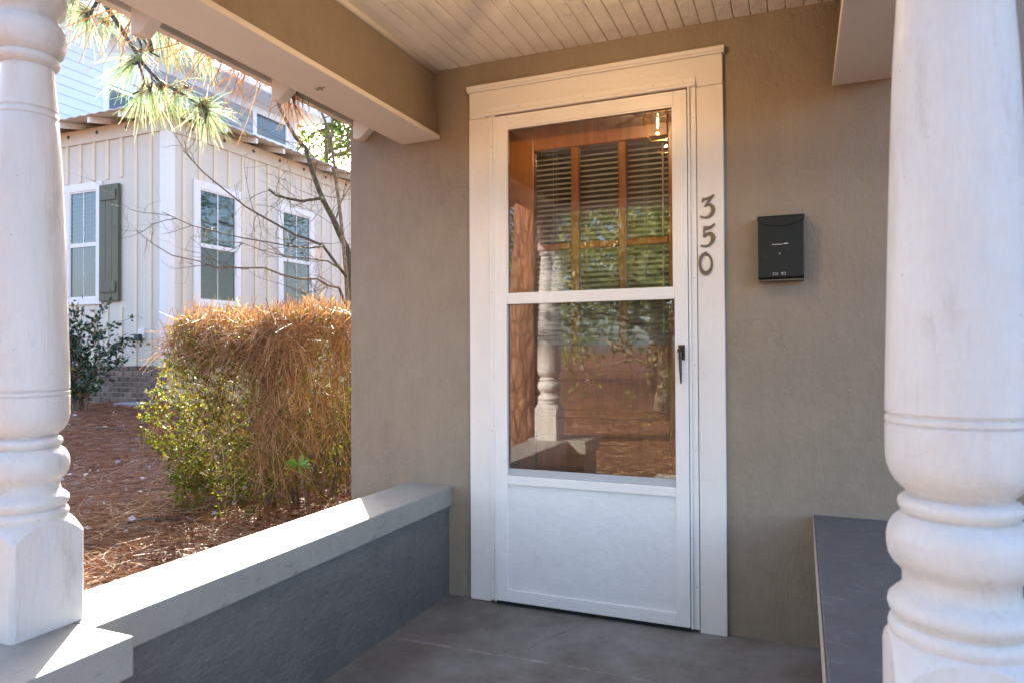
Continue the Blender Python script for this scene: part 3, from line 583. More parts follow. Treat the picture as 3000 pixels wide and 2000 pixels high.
# ------------------------------------------------------------------ neighbouring house
NX, NY = -7.464, 4.328; NB = .861; NT = 4.125; WEST, NORTH = -13.4, 13.
nh = thing('neighbour_house', (NX, NY, .3), 'pale two-storey board and batten house beyond the hedge', 'house')
fo = ob('foundation', MB().box(WEST, NX-.012, NY+.012, NORTH, -.2, NB-.001), MORTAR, nh)
br = None
for r_ in range(8):
    z = NB-.0375-.075*r_
    for k_ in range(24):
        x = NX-.0925-.185*k_-(.0925 if r_ % 2 else 0)
        p = np.array([x+random.uniform(-.002, .002), NY+.010+random.uniform(-.002, .002), z])
        if br is None: br = ob('brick', MB().box(-.0865, .0865, -.016, .03, -.0325, .0325), BRICK, fo, bevel=.004, seg=1, org=(0, 0, 0)); br.location = p-wl(fo)
        else: inst(br, p, fo)
wa = ob('board_wall', MB().box(WEST, NX, NY, NORTH, NB, 4.35), N_SIDE, nh)
bt = None
def batten(p, turn):
    global bt
    if bt is None:
        bt = ob('batten', MB().box(-.030, .030, -.02, .0, NB+.001, NT-.001), N_BATT, wa, bevel=.003, seg=1, org=(0, 0, 0)); o = bt; o.location = np.array(p)-wl(wa); WLOC[o.name] = np.array(p, float)
    else: o = inst(bt, p, wa)
    o.rotation_euler = (0, 0, R(90) if turn else 0)
def segs_battens(p, turn, cut):      # battens broken above and below a window
    for a, b in cut:
        m = MB().box(-.030, .030, -.02, .0, a, b); o = ob('batten', m, N_BATT, wa, bevel=.003, seg=1, org=(0, 0, 0)); o.location = np.array(p)-wl(wa); o.rotation_euler = (0, 0, R(90) if turn else 0)
i = 0
y = 4.613
while y < NORTH-.3:
    win = (4.74 < y < 5.73) or (6.5 < y < 7.49)
    (segs_battens if win else batten)((NX, y, 0), True, *([[(NB+.001, 1.70), (3.56, NT-.001)]] if win else []))
    y += .2825
x = -7.763
while x > WEST+.2:
    win = -9.95 < x < -8.30
    (segs_battens if win else batten)((x, NY, 0), False, *([[(NB+.001, 1.70), (3.555, NT-.001)]] if win else []))
    x -= .2875
ob('corner_board', MB().box(NX-.108, NX+.024, NY-.024, NY-.0005, NB-.02, NT), N_TRIM, nh, bevel=.003); ob('corner_board', MB().box(NX+.0005, NX+.024, NY, NY+.118, NB-.02, NT), N_TRIM, nh, bevel=.003)
ob('frieze_board', MB().box(WEST, NX+.03, NY-.03, NY-.0005, NT, NT+.20), N_SIDE, nh); ob('frieze_board', MB().box(NX+.0005, NX+.03, NY, NORTH, NT, NT+.20), N_SIDE, nh)
# shed roof with rafter tails and corrugated metal
OV = .42; ez = 4.36; slope = .22
def roofz(d): return ez+slope*d      # d: distance in from the eave
V_, n_w = [], 0
rm = MB()
def corrug(horizontal):
    pts0, pts1 = [], []
    L0 = WEST-.5 if horizontal else NY-OV; L1 = NX+OV if horizontal else NORTH
    N = int((L1-L0)/.05); 
    for i in range(N+1):
        s = L0+(L1-L0)*i/N; hgt = .008*math.sin(i*math.pi/2)
        if horizontal:
            dmax = min(3.6, max(0.02, NX+OV-s)); pts0.append((s, NY-OV, ez+hgt)); pts1.append((s, NY-OV+dmax, roofz(dmax)+hgt))
        else:
            dmax = min(3.6, max(0.02, s-(NY-OV))); pts0.append((NX+OV, s, ez+hgt)); pts1.append((NX+OV-dmax, s, roofz(dmax)+hgt))
    k = len(pts0); rm.add(pts0+pts1, [(i, i+1, k+i+1, k+i) for i in range(k-1)])
corrug(True); corrug(False)
rf = ob('lower_roof', rm, N_ROOF, nh, smooth=True); s_ = rf.modifiers.new('thickness', 'SOLIDIFY'); s_.thickness = .012
dk = MB().add([(WEST-.5, NY-OV+.01, ez-.018), (NX+OV-.01, NY-OV+.01, ez-.018), (NX+.1-.2, NY+.1, ez-.018+slope*.5), (WEST-.5, NY+.1, ez-.018+slope*.5), (NX+OV-.01, NORTH, ez-.018), (NX-.1, NORTH, ez-.018+slope*.5)], [(0, 1, 2, 3), (1, 4, 5, 2)])
ob('eave_deck', dk, N_SIDE, nh)
tl_ = None
k_ = 0
y = NY+.10
while y < NORTH-.3:
    o = ob('rafter_tail', MB().prism([(NX+OV-.04, ez-.105), (NX+OV-.04, ez-.022), (NX-.2, ez-.022+slope*.6), (NX-.2, ez-.105+slope*.6)], 1, y-.022, y+.022), N_TRIM, nh); y += .61
x = NX-.45
while x > WEST:
    o = ob('rafter_tail', MB().prism([(NY-OV+.04, ez-.105), (NY-OV+.04, ez-.022), (NY+.2, ez-.022+slope*.6), (NY+.2, ez-.105+slope*.6)], 0, x-.022, x+.022), N_TRIM, nh); x -= .61
m = MB().add([(NX+OV-.02, NY-OV+.02, ez-.12), (NX+OV-.02, NY-OV+.02, ez-.02), (NX-.1, NY+.1, ez+.10), (NX-.1, NY+.1, ez-.02), (NX+OV-.065, NY-OV+.02, ez-.12), (NX+OV-.065, NY-OV+.02, ez-.02), (NX-.145, NY+.1, ez+.10), (NX-.145, NY+.1, ez-.02)], [(0, 1, 2, 3), (4, 7, 6, 5), (0, 4, 5, 1), (1, 5, 6, 2), (2, 6, 7, 3), (3, 7, 4, 0)]); ob('hip_rafter', m, N_TRIM, nh)
x = NX-.75
for k_ in range(8):
    ob('vent_hole', MB().tube([(x-.61*k_, NY-.034, NT+.13), (x-.61*k_, NY-.031, NT+.13)], .028, 12), DARK, nh)
for k_ in range(9): ob('vent_hole', MB().tube([(NX+.031, NY+.4+.61*k_, NT+.13), (NX+.034, NY+.4+.61*k_, NT+.13)], .028, 12), DARK, nh)
# windows: local frame, a along wall, outward o
def window(face, a0, a1, z0, z1, rail_z, bars=True, tw=.105, parent=nh):
    def B(m, p0, p1, q0, q1, d0, d1):        # p along, q up, d outward
        if face[0] == 'x': return m.box(face[1]+d0, face[1]+d1, p0, p1, q0, q1)
        return m.box(p0, p1, face[1]-d1, face[1]-d0, q0, q1)
    cas = MB(); B(cas, a0, a0+tw, z0, z1, .0006, .032); B(cas, a1-tw, a1, z0, z1, .0006, .032); B(cas, a0+tw, a1-tw, z1-tw-.01, z1, .0006, .032); B(cas, a0+tw, a1-tw, z0, z0+tw*.85, .0006, .032)
    w_ = ob('window', cas, N_TRIM, parent, bevel=.003, seg=1)
    g0, g1, h0, h1 = a0+tw, a1-tw, z0+tw*.85, z1-tw-.01
    fr_ = MB(); 
    for (p0, p1, q0, q1) in ((g0, g0+.022, h0, h1), (g1-.022, g1, h0, h1), (g0+.022, g1-.022, h1-.022, h1), (g0+.022, g1-.022, h0, h0+.03)): B(fr_, p0, p1, q0, q1, .0007, .022)
    if rail_z: B(fr_, g0+.022, g1-.022, rail_z-.03, rail_z+.03, .0007, .024)
    ob('sash', fr_, N_TRIM, w_)
    if rail_z:
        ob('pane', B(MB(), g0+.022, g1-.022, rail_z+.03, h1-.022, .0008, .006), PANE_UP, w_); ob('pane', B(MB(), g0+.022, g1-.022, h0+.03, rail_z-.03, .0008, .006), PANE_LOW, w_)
        if bars:
            c_ = (g0+g1)/2; ob('muntin', B(MB(), c_-.009, c_+.009, rail_z+.03, h1-.022, .0061, .012), N_TRIM, w_); ob('muntin', B(MB(), c_-.007, c_+.007, h0+.03, rail_z-.03, .0061, .009), N_SOFF, w_)
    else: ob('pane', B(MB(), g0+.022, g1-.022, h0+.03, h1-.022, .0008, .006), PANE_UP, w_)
    return w_
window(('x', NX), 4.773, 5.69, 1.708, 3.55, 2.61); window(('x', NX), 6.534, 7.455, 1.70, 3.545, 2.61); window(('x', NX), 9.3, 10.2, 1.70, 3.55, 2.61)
window(('y', NY), -9.52, -8.725, 1.75, 3.54, 2.63); 
def shutter(xa, xb):
    s_ = ob('shutter', MB().box(xa, xb, NY-.052, NY-.022, 1.785, 3.465), N_SHUT, nh)
    wdt = (xb-xa)/3
    for i in range(3): ob('plank', MB().box(xa+i*wdt+.002, xa+(i+1)*wdt-.002, NY-.060, NY-.0522, 1.786, 3.464), N_SHUT, s_, bevel=.003, seg=1)
    for z in (1.91, 3.235): ob('cleat', MB().box(xa+.03, xb-.045, NY-.078, NY-.0602, z, z+.15), N_SHUT, s_, bevel=.004, seg=1)
shutter(-8.735, -8.338); shutter(-9.93, -9.53)
ou = ob('outlet_box', MB().box(-7.985, -7.872, NY-.035, NY-.0005, 1.245, 1.385), N_TRIM, nh, bevel=.008); ob('cover', MB().box(-7.995, -7.885, NY-.09, NY-.0355, 1.215, 1.305), DARK, ou, bevel=.012)
# upper storey
XU, UY0, UY1 = -10.6, 4.9, 10.75; UT = 6.66
uw = ob('upper_wall', MB().box(-16, XU, UY0, UY1, 4.3, UT), N_LAP, nh)
cl = None
for i in range(16):
    z = 4.65+.157*i-.157*2+.027
    if z > UT-.05: break
    def clap(p0, p1):
        return ob('clapboard', MB().prism([(XU+.0005, z), (XU+.024, z), (XU+.008, z+.172), (XU+.0005, z+.172)], 1, p0, p1), N_LAP, uw)
    sp = [(UY0, UY1-.12)]
    for (p0, p1, q0, q1) in ((5.70, 6.75, 5.10, 6.25), (9.30, 10.5, 5.80, 6.53)):
        if z+.17 > q0 and z < q1: sp = [q for a, b in sp for q in ((a, p0), (p1, b)) if q[1]-q[0] > .02] if any(a < p0 < b for a, b in sp) else sp
    for a, b in sp: clap(a, b)
ob('corner_board', MB().box(XU+.0006, XU+.03, UY1-.118, UY1+.02, 4.4, UT), N_TRIM, nh)
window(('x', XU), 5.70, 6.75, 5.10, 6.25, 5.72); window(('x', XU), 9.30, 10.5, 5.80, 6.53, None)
ob('soffit', MB().box(XU-.2, XU+.62, UY0-.6, UY1+.5, UT+.0005, UT+.03), N_SOFF, nh); ob('gutter', MB().box(XU+.58, XU+.66, UY0-.6, UY1+.5, UT-.02, UT+.10), N_TRIM, nh, bevel=.01)
m = MB(); Wd = 2.9; ph = .72
m.prism([(XU+.64, UT+.09), (XU+.64-Wd, UT+.09+Wd*ph), (XU+.64-2*Wd, UT+.09), (XU+.64-2*Wd, UT+.03), (XU+.64-Wd, UT+.03+Wd*ph), (XU+.64, UT+.03)], 1, UY0-.6, UY1+.5); ur = ob('upper_roof', m, N_ROOF, nh)
y = UY0-.55
ob('gable_end', MB().prism([(XU, UT), (XU-4.5, UT), (XU-2.26, UT+1.75)], 1, UY1-.2, UY1-.02), N_LAP, nh)
while y < UY1+.5:
    ob('standing_seam', MB().prism([(XU+.64, UT+.0905), (XU+.64, UT+.125), (XU+.64-Wd+.02, UT+.125+Wd*ph), (XU+.64-Wd+.02, UT+.0905+Wd*ph)], 1, y, y+.03), N_ROOF, ur); y += .3
tag(ob('splash_stone', MB().prism([(-7.98, 3.9), (-7.5, 3.85), (-7.42, 4.15), (-7.95, 4.22)], 2, .27, .375), STONE, bevel=.03), 'flat grey splash stone on the ground by the brick foundation', 'stone')

# ------------------------------------------------------------------ plants
def branch(P0, D, L, r0_, depth, m, up_=.05, kids=3, wob=.25, k=5):
    """recursive twig: grows tubes into MB m"""
    n = 5; pts = [np.array(P0, float)]; d = unit(np.array(D, float))
    for i in range(n):
        d = unit(d+rng.normal(size=3)*wob*.5+np.array([0, 0, up_])); pts.append(pts[-1]+d*L/n)
    m.tube(pts, list(np.linspace(r0_, r0_*.35, n+1)), k, cap=False)
    ends = [(pts[-1], d)]
    if depth:
        for c_ in range(kids):
            t = rng.integers(1, n+1); dd = unit(d+rng.normal(size=3)*.75+np.array([0, 0, up_])); ends += branch(pts[t], dd, L*rng.uniform(.4, .7), r0_*.5, depth-1, m, up_, kids, wob, 4)
    return ends
def shp(name, V, Fc, m, parent, kind=None): return tag(raw(name, V, Fc, m, parent), kind=kind)

# hedge
HX0, HX1, HY0, HY1, HZ = -3.17, -2.02, .42, 2.5, 1.25
he = thing('hedge', ((HX0+HX1)/2, 1.2, .05), 'clipped hedge draped with brown pine needles behind the sunlit parapet', 'hedge')
def hedge_surface(N):
    c_ = np.array([(HX0+HX1)/2, (HY0+HY1)/2, HZ/2]); hs = np.array([(HX1-HX0)/2, (HY1-HY0)/2, HZ/2]); d = rng.normal(size=(N*3, 3))
    # superellipsoid shell
    a = rng.uniform(-1, 1, (N*3, 3)); ax = rng.choice(3, N*3, p=[.38, .24, .38]); sg = np.where(rng.random(N*3) < .5, -1, 1)
    sg = np.where(ax == 2, 1, sg); sg = np.where((ax == 1), -1, sg); a[np.arange(N*3), ax] = sg
    p8 = (np.abs(a)**8).sum(1)**(1/8); a = a/p8[:, None]; nrm = unit(np.sign(a)*np.abs(a)**6/hs)
    lowt = np.clip((-a[:, 2]-.1)/.9, 0, 1)[:, None]
    sh = 1-lowt*np.array([.16, .03, 0])
    P = c_+a*hs*sh; lump = .035*np.sin(P[:, :1]*9+P[:, 2:]*7)+.03*np.sin(P[:, 1:2]*11-P[:, 2:]*8+1); P = P+nrm*lump
    gap = np.sin(P[:, 0]*13+2*np.sin(P[:, 2]*7))+np.sin(P[:, 2]*11+P[:, 1]*8)+.8*np.sin(P[:, 0]*29+P[:, 2]*23)
    keep = (gap > -1.2+.7*lowt[:, 0]-1.2*(a[:, 2] > .75)) | (rng.random(N*3) < .22)
    P, nrm, a = P[keep], nrm[keep], a[keep]; return P[:N], nrm[:N], a[:N]
NS = 5600
P, nr, a_ = hedge_surface(NS)
strawy = np.clip((a_[:, 0]-.1)*1.6, 0, 1)*(a_[:, 2] < .85)
k_ = (rng.random(len(P)) > .6*strawy) & (rng.random(len(P)) > .6*(a_[:, 2] > .8)*(a_[:, 0] > -.6)); P, nr = P[k_], nr[k_]
P = P-nr*(rng.random(len(P))**1.4*.26)[:, None]
SD = unit(nr*.8+rng.normal(size=P.shape)*.45+np.array([0, 0, .55])); K = 13
tt = rng.random((len(P), K)); Pl = (P[:, None]+SD[:, None]*(tt*.085)[..., None]).reshape(-1, 3); D = unit(np.repeat(SD, K, 0)*.55+rng.normal(size=Pl.shape)*.65)
L_ = rng.uniform(.012, .024, len(Pl)); hv = [leaves(Pl, D, L_, L_*.62)]
c_ = rng.uniform(-1, 1, (9000, 3))*np.array([.40, .85, .42]); Pc = np.array([(HX0+HX1)/2, (HY0+HY1)/2, .62])+c_; Dc = unit(rng.normal(size=Pc.shape)); Lc = rng.uniform(.018, .03, len(Pc)); hv.append(leaves(Pc, Dc, Lc, Lc*.6))
shp('leaf_canopy', *cat(hv), HEDGE_L, he, 'stuff')
sg_ = ribbons(P-SD*.05, SD, np.full(len(P), .12), np.full(len(P), .003), rng.normal(size=P.shape)*.05, 2); shp('sprig_stems', *sg_, STRAW_D, he, 'stuff')
m = MB()
for i in range(46):
    b0_ = (rng.uniform(HX0+.35, HX1-.35), rng.uniform(HY0+.35, HY0+1.4), gz(-2.5, 1)); branch(b0_, (rng.normal()*.2, rng.normal()*.2+.05, 1), rng.uniform(.55, .8), .011, 2, m, .05, 3, .3, 5)
ob('stems', m, STEM, he, smooth=True)
# straw lying on the hedge, hanging over its edges
N = 5200
P, nr, a_ = hedge_surface(40000)
top = np.where((a_[:, 2] > .62) & (rng.random(len(a_)) < np.clip((a_[:, 0]+.95)*1.6, .06, 1)))[0][:4600]
front = np.where((a_[:, 1] < -.55) & (a_[:, 2] > -.5) & (rng.random(len(a_)) < np.clip(.02+.55*a_[:, 0]+.75*a_[:, 2], .015, 1)))[0][:2300]
sidei = np.where((a_[:, 0] > .55) & (a_[:, 2] > -.95) & (rng.random(len(a_)) < np.clip(.75+.9*a_[:, 2], .10, 1)))[0][:3000]
parts = []
for idx, dirf, bend in ((top, lambda n_, nn: unit(np.stack([rng.normal(.35, 1, n_), rng.normal(-.25, .8, n_), rng.normal(-.03, .05, n_)], 1)+nn*np.array([.7, .7, 0])), -.5), (front, lambda n_, nn: unit(np.stack([rng.normal(.05, .6, n_), rng.normal(-.3, .25, n_), rng.normal(-.7, .4, n_)], 1)), -.35), (sidei, lambda n_, nn: unit(np.stack([rng.normal(.3, .3, n_), rng.normal(-.2, .6, n_), rng.normal(-.75, .4, n_)], 1)), -.3)):
    n_ = len(idx); Ln = rng.uniform(.15, .33, n_); D = dirf(n_, nr[idx]); D = unit(D-nr[idx]*np.maximum((D*nr[idx]).sum(1), 0)[:, None]*.6) if bend == -.5 else D
    bb = rng.normal(size=(n_, 3))*.2; bb[:, 2] += bend*rng.random(n_); clump = rng.normal(size=(n_, 1))*.0
    parts.append(ribbons(P[idx]+nr[idx]*(.005+.05*rng.random(n_)**2)[:, None]-D*(Ln*.4)[:, None], D, Ln, rng.uniform(.0024, .0052, n_), bb, 5))
shp('fallen_needles', *cat(parts), STRAW, he, 'stuff')

# camellia by the neighbour's wall
def shrub(name, c_, hgt, rad, nst, nl, ll, leafm, stemm, label, catg, lean=(0, 0), group=None, tuft=.16):
    t = thing(name, (c_[0], c_[1], float(gz(c_[0], c_[1]))), label, catg, group); m = MB(); ends = []
    for i in range(nst):
        a = rng.uniform(0, 2*math.pi); ends += branch((c_[0]+rng.normal()*.05, c_[1]+rng.normal()*.05, float(gz(c_[0], c_[1]))-.02), (math.cos(a)*rad/hgt*.8+lean[0], math.sin(a)*rad/hgt*.8+lean[1], 1), hgt*rng.uniform(.6, 1.), .014*hgt/1.3, 2, m, .06, 3, .25)
    ob('stems', m, stemm, t, smooth=True); E_ = np.array([e[0] for e in ends]); ED = np.array([e[1] for e in ends])
    q = rng.integers(0, len(E_), nl); P = E_[q]-ED[q]*(rng.random(nl)*.22*hgt)[:, None]+rng.normal(size=(nl, 3))*tuft*.3*hgt*.5; D = unit(ED[q]*.4+rng.normal(size=(nl, 3))*.7+np.array([0, 0, -.05])); Ln = rng.uniform(.6, 1.15, nl)*ll
    shp('leaf_canopy', *leaves(P, D, Ln, Ln*.5, .2), leafm, t, 'stuff'); return t
shrub('camellia_shrub', (-7.62, 3.2), 1.12, .5, 15, 2300, .075, CAMEL, STEM, 'dark glossy green shrub in front of the brick foundation', 'shrub', (.0, 0), tuft=.12)
# tender shoot growing through the hedge
cc = at_depth((875, 1360), 3.75); t = thing('young_shoot', (cc[0], cc[1], float(gz(cc[0], cc[1]))), 'lone shoot with a few large bright green leaves at the hedge corner', 'plant')
m = MB().tube([(cc[0]+.02, cc[1]+.1, float(gz(cc[0], cc[1]))), tuple(cc)], [.006, .004], 6); ob('stem', m, STEM, t)
for i in range(7):
    a = 2*math.pi*i/7; P_ = np.array([cc]); D_ = unit(np.array([[math.cos(a), math.sin(a)*.6, rng.uniform(-.5, .5)]])); raw('leaf', *leaves(P_, D_, np.array([.085]), np.array([.034]), .15), TENDER, t)

# bare tree beyond the hedge
bt_ = thing('bare_tree', tuple(np.array([*at_depth((1025, 900), 8.1)[:2], .1])), 'leafless lichen-spotted small tree behind the hedge, in front of the pale house', 'tree')
S_ = lambda pts, z0, z1: [at_depth(p, z0+(z1-z0)*i/(len(pts)-1)) for i, p in enumerate(pts)]
A = [(1030, 1090), (1030, 900), (1025, 793), (1020, 735), (996, 688), (976, 641), (955, 603), (935, 559), (914, 500), (895, 433), (866, 404), (840, 357), (815, 305), (790, 230)]
Bp = [(1030, 1080), (1020, 908), (1014, 808), (1005, 705), (996, 617), (983, 515), (978, 474), (965, 388), (943, 331), (925, 250)]
lines = [(A, 8.3, 7.8, .055, .021, TWIG), (Bp, 8.0, 7.6, .034, .013, TWIG_P),
 ([(1015, 811), (985, 773), (946, 720), (905, 702), (864, 688), (811, 658), (759, 629), (720, 606), (631, 535), (593, 503), (563, 470), (536, 441)], 7.9, 6.6, .022, .005, TWIG),
 ([(1012, 890), (993, 843), (961, 837), (929, 817), (876, 817), (826, 805), (776, 785), (700, 785), (631, 784), (582, 765), (505, 749), (448, 715), (402, 679)], 8.0, 6.5, .021, .004, TWIG_P),
 ([(946, 722), (905, 727), (847, 721), (788, 710), (704, 696), (563, 661), (509, 637), (475, 621)], 7.6, 6.5, .013, .004, TWIG),
 ([(945, 582), (935, 582), (882, 589), (841, 581), (808, 572), (788, 556)], 8.0, 7.5, .027, .017, TWIG),
 ([(1000, 790), (960, 765), (900, 757), (830, 750), (760, 731), (700, 709)], 8.0, 7.0, .013, .004, TWIG),
 ([(1020, 908), (960, 890), (905, 865), (850, 840)], 8.0, 7.2, .013, .004, TWIG_P), ([(985, 640), (1000, 590), (1030, 540), (1060, 500)], 8.0, 8.0, .013, .005, TWIG_P), ([(905, 483), (920, 460), (970, 440), (1028, 430)], 7.8, 7.9, .012, .005, TWIG_P)]
tw = {TWIG.name: MB(), TWIG_P.name: MB()}
for i, (pts, z0_, z1_, r_a, r_b, mm_) in enumerate(lines):
    q = S_(pts, z0_, z1_)
    if i < 2: q[0] = np.array([q[0][0], q[0][1], float(gz(q[0][0], q[0][1]))-.05])
    m = MB().tube(q, list(np.linspace(r_a*.8, r_b*.7, len(q))), 8); ob('trunk' if i < 2 else 'limb', m, mm_, bt_, smooth=True)
    ntw = 12 if i >= 2 else 16
    for j in range(ntw):
        s_ = rng.integers(2 if i >= 2 else 4, len(q)); base_ = q[s_-1]+(q[s_]-q[s_-1])*rng.random(); d = unit(q[s_]-q[s_-1]); d = unit(d+rng.normal(size=3)*.8)
        branch(base_, d, rng.uniform(.2, .66)*(1.3 if i < 2 else 1), 0.0042, 2 if j % 2 else 1, tw[TWIG_P.name if j % 3 else TWIG.name], .03, 3, .35, 4)
tag(ob('twigs', tw[TWIG.name], TWIG, bt_), kind='stuff'); tag(ob('twigs', tw[TWIG_P.name], TWIG_P, bt_), kind='stuff')
# dead needles caught in its twigs
ln = [S_(l_[0], l_[1], l_[2]) for l_ in lines[2:5]]; Pn = []
for i in range(26):
    q = ln[rng.integers(0, 3)]; s_ = rng.integers(1, len(q)); Pn.append(q[s_-1]+(q[s_]-q[s_-1])*rng.random())
Pn = np.repeat(np.array(Pn), 5, 0); n_ = len(Pn); D = unit(np.stack([rng.normal(0, .25, n_), rng.normal(0, .25, n_), -np.ones(n_)], 1))
shp('caught_needles', *ribbons(Pn, D, rng.uniform(.12, .24, n_), np.full(n_, .003), rng.normal(size=(n_, 3))*.1, 3), STRAW, bt_, 'stuff')

# long-needled pine by the front corner: trunk behind the camera, one limb hanging into view
PX, PY = -2.35, -4.75
pi_ = thing('pine_tree', (PX, PY, float(gz(PX, PY))), 'tall pine with a green-needled branch hanging down at the top left', 'tree')
zs = np.linspace(-.1, 11, 16); m = MB(); 
m.tube([(PX+.10*math.sin(z*.6)+.02*z, PY+.06*math.sin(z*.9+1), z) for z in zs], [.22*(1-.055*z)+.14*math.exp(-max(z, 0)*2.6) for z in zs], 22); tr = ob('trunk', m, PINE_BARK, pi_, smooth=True)
sub = tr.modifiers.new('sub', 'SUBSURF'); sub.subdivision_type = 'SIMPLE'; sub.levels = 3; sub.render_levels = 3
tx = bpy.data.textures.new('bark_plates', 'VORONOI'); tx.noise_scale = .14; tx.distance_metric = 'DISTANCE'; dm = tr.modifiers.new('plates', 'DISPLACE'); dm.texture = tx; dm.strength = .05; dm.mid_level = .4; dm.texture_coords = 'LOCAL'
c5 = lambda a, b: (180+a/3.267, b/3.267)
mainb = [c5(*q) for q in ((390, 0), (470, 130), (560, 260), (620, 360), (700, 480), (770, 600), (850, 690), (950, 790), (1100, 870), (1250, 960), (1390, 1050))]
ZK = .88
mb3 = S_(mainb, 4.3*ZK, 3.75*ZK)
m = MB(); start = np.array([PX+.1, PY, 5.2]); tip = mb3[0]
lead = [start+(tip-start)*t+np.array([-.35*math.sin(t*3.1), 0, .35*math.sin(t*3.1)]) for t in np.linspace(0, 1, 8)]
m.tube(lead+mb3[1:], list(np.linspace(.055, .014, 8))+list(np.linspace(.0125, .006, len(mb3)-1)), 8); ob('limb', m, TWIG, pi_, smooth=True)
tufts = []
def twigline(pts, zc_, ra=.006):
    q = S_([c5(*p) for p in pts], zc_*ZK, (zc_-.05)*ZK); ob('twig', MB().tube(q, list(np.linspace(ra, ra*.7, len(q))), 6), TWIG, pi_, smooth=True); return q
def tuft(p, zc_, dirpx, n=150, L=.21, spread=.55):
    """dirpx: where the tuft points in the picture plane (right, down), plus a little depth"""
    tufts.append((at_depth(c5(*p), zc_*ZK), unit(rt*dirpx[0]-up*dirpx[1]+fw*rng.normal()*.3), int(n*.5), L*.76, spread))
twigline([(370, -40), (320, 60), (270, 130), (235, 200)], 4.2, .010); tuft((235, 180), 4.2, (-.1, 1), 170, .24, .55); tuft((200, 120), 4.2, (-.8, -.1), 90, .2, .6)
twigline([(740, 600), (700, 620), (680, 610)], 4.0); tuft((665, 600), 4.0, (-.75, .55), 240, .28, .6)
twigline([(740, 610), (770, 700), (800, 790), (760, 870), (680, 905)], 4.0); tuft((760, 900), 4.0, (-.35, .9), 130, .23, .5); tuft((850, 880), 3.98, (0, 1), 170, .24, .45); tuft((960, 870), 3.95, (.25, 1), 130, .22, .5)
twigline([(860, 720), (870, 790), (850, 880)], 3.98, .005); twigline([(880, 760), (960, 860)], 3.96, .005)
twigline([(1390, 1050), (1385, 1100), (1370, 1180)], 3.75, .007); tuft((1400, 1060), 3.75, (.7, .5), 150, .22, .8); tuft((1390, 1090), 3.75, (.35, .95), 120, .22, .6); tuft((1330, 1000), 3.77, (-.6, .5), 90, .2, .7); tuft((1390, 1040), 3.75, (.6, -.5), 70, .18, .7)
twigline([(720, 340), (760, 420), (765, 520)], 4.1, .008); tuft((770, 520), 4.05, (.5, .6), 70, .17, .7)
twigline([(640, 130), (690, 220), (720, 300)], 4.3, .010); tuft((560, 100), 4.3, (.2, .7), 120, .22, .8); tuft((690, 190), 4.3, (.5, .4), 100, .2, .8); tuft((420, 230), 4.25, (.5, .8), 100, .22, .7)
twigline([(760, 340), (810, 420), (850, 500), (930, 545)], 4.1, .006); twigline([(850, 290), (840, 380), (870, 490)], 4.2, .014)
tuft((930, 300), 4.2, (.3, 1), 150, .22, .55); tuft((1030, 360), 4.2, (.3, 1), 140, .22, .5); tuft((1150, 400), 4.2, (.3, 1), 140, .22, .5); tuft((1330, 520), 4.2, (.3, 1), 90, .2, .5); tuft((1420, 590), 4.2, (.2, 1), 80, .18, .5)
tuft((500, 60), 4.3, (-.3, .8), 120, .22, .7); tuft((120, 60), 4.3, (-.3, .6), 120, .2, .9); tuft((1180, 880), 3.85, (.2, .9), 90, .2, .7); tuft((1080, 900), 3.88, (-.2, 1), 90, .2, .6)
# crown above, out of view
for i in range(60):
    zt_ = rng.uniform(6.5, 11.5); a = rng.uniform(0, 2*math.pi); rr = rng.uniform(.4, 2.4)*(1-(zt_-6.5)/9)
    tufts.append((np.array([PX+.2+rr*math.cos(a), PY+rr*math.sin(a), zt_]), unit(np.array([math.cos(a), math.sin(a), .4])), 90, .25, .9))
m = MB()
for t_ in tufts[-60:]:
    m.tube([(PX+.2, PY, t_[0][2]-.35), tuple(t_[0])], [.02, .007], 5, cap=False)
ob('upper_branches', m, TWIG, pi_)
parts = []; bp = []
for c_, d, n_, L_, sp in tufts:
    D = unit(d+rng.normal(size=(n_, 3))*sp*.75); Pn = c_-d*(rng.random(n_)*.08)[:, None]; parts.append(ribbons(Pn, D, rng.uniform(.7, 1.1, n_)*L_, np.full(n_, .0030), rng.normal(size=(n_, 3))*.10+np.array([0, 0, -.22]), 4))
shp('needles', *cat(parts), NEEDLE, pi_, 'stuff')
parts = []
for c_, d, n_, L_, sp in tufts[:24]:
    n2 = 26; D = unit(d+rng.normal(size=(n2, 3))*1.1); parts.append(ribbons(np.repeat(c_[None]-d*.03, n2, 0)+rng.normal(size=(n2, 3))*.01, D, rng.uniform(.02, .05, n2), np.full(n2, .006), rng.normal(size=(n2, 3))*.1, 2))
shp('bud_scales', *cat(parts), STRAW_D, pi_, 'stuff')

# dead needles hanging off our eave
parts = []
Pn = []; Dn = []
for i in range(105):
    y = rng.choice([rng.uniform(-1.3, -.62), rng.normal(-.62, .06), rng.uniform(-1.5, -.1)], p=[.62, .28, .10]); Pn.append((-1.325+rng.normal()*.012, y, 2.135+rng.normal()*.015)); Dn.append((rng.normal(-.2, .25), rng.normal(-.25, .4), rng.normal(-.75, .25)))
n_ = 105; parts.append(ribbons(np.array(Pn), unit(np.array(Dn)), rng.uniform(.09, .28, n_), np.full(n_, .0036), rng.normal(size=(n_, 3))*.12, 3))
cb = at_axis((850, 290), 0, -1.30); n_ = 80; D = unit(np.stack([rng.normal(0, .3, n_), rng.normal(.1, .35, n_), rng.normal(-.9, .2, n_)], 1))
parts.append(ribbons(cb+rng.normal(size=(n_, 3))*.022+np.array([0, 0, .03]), D, rng.uniform(.06, .22, n_), np.full(n_, .0036), rng.normal(size=(n_, 3))*.12, 3))
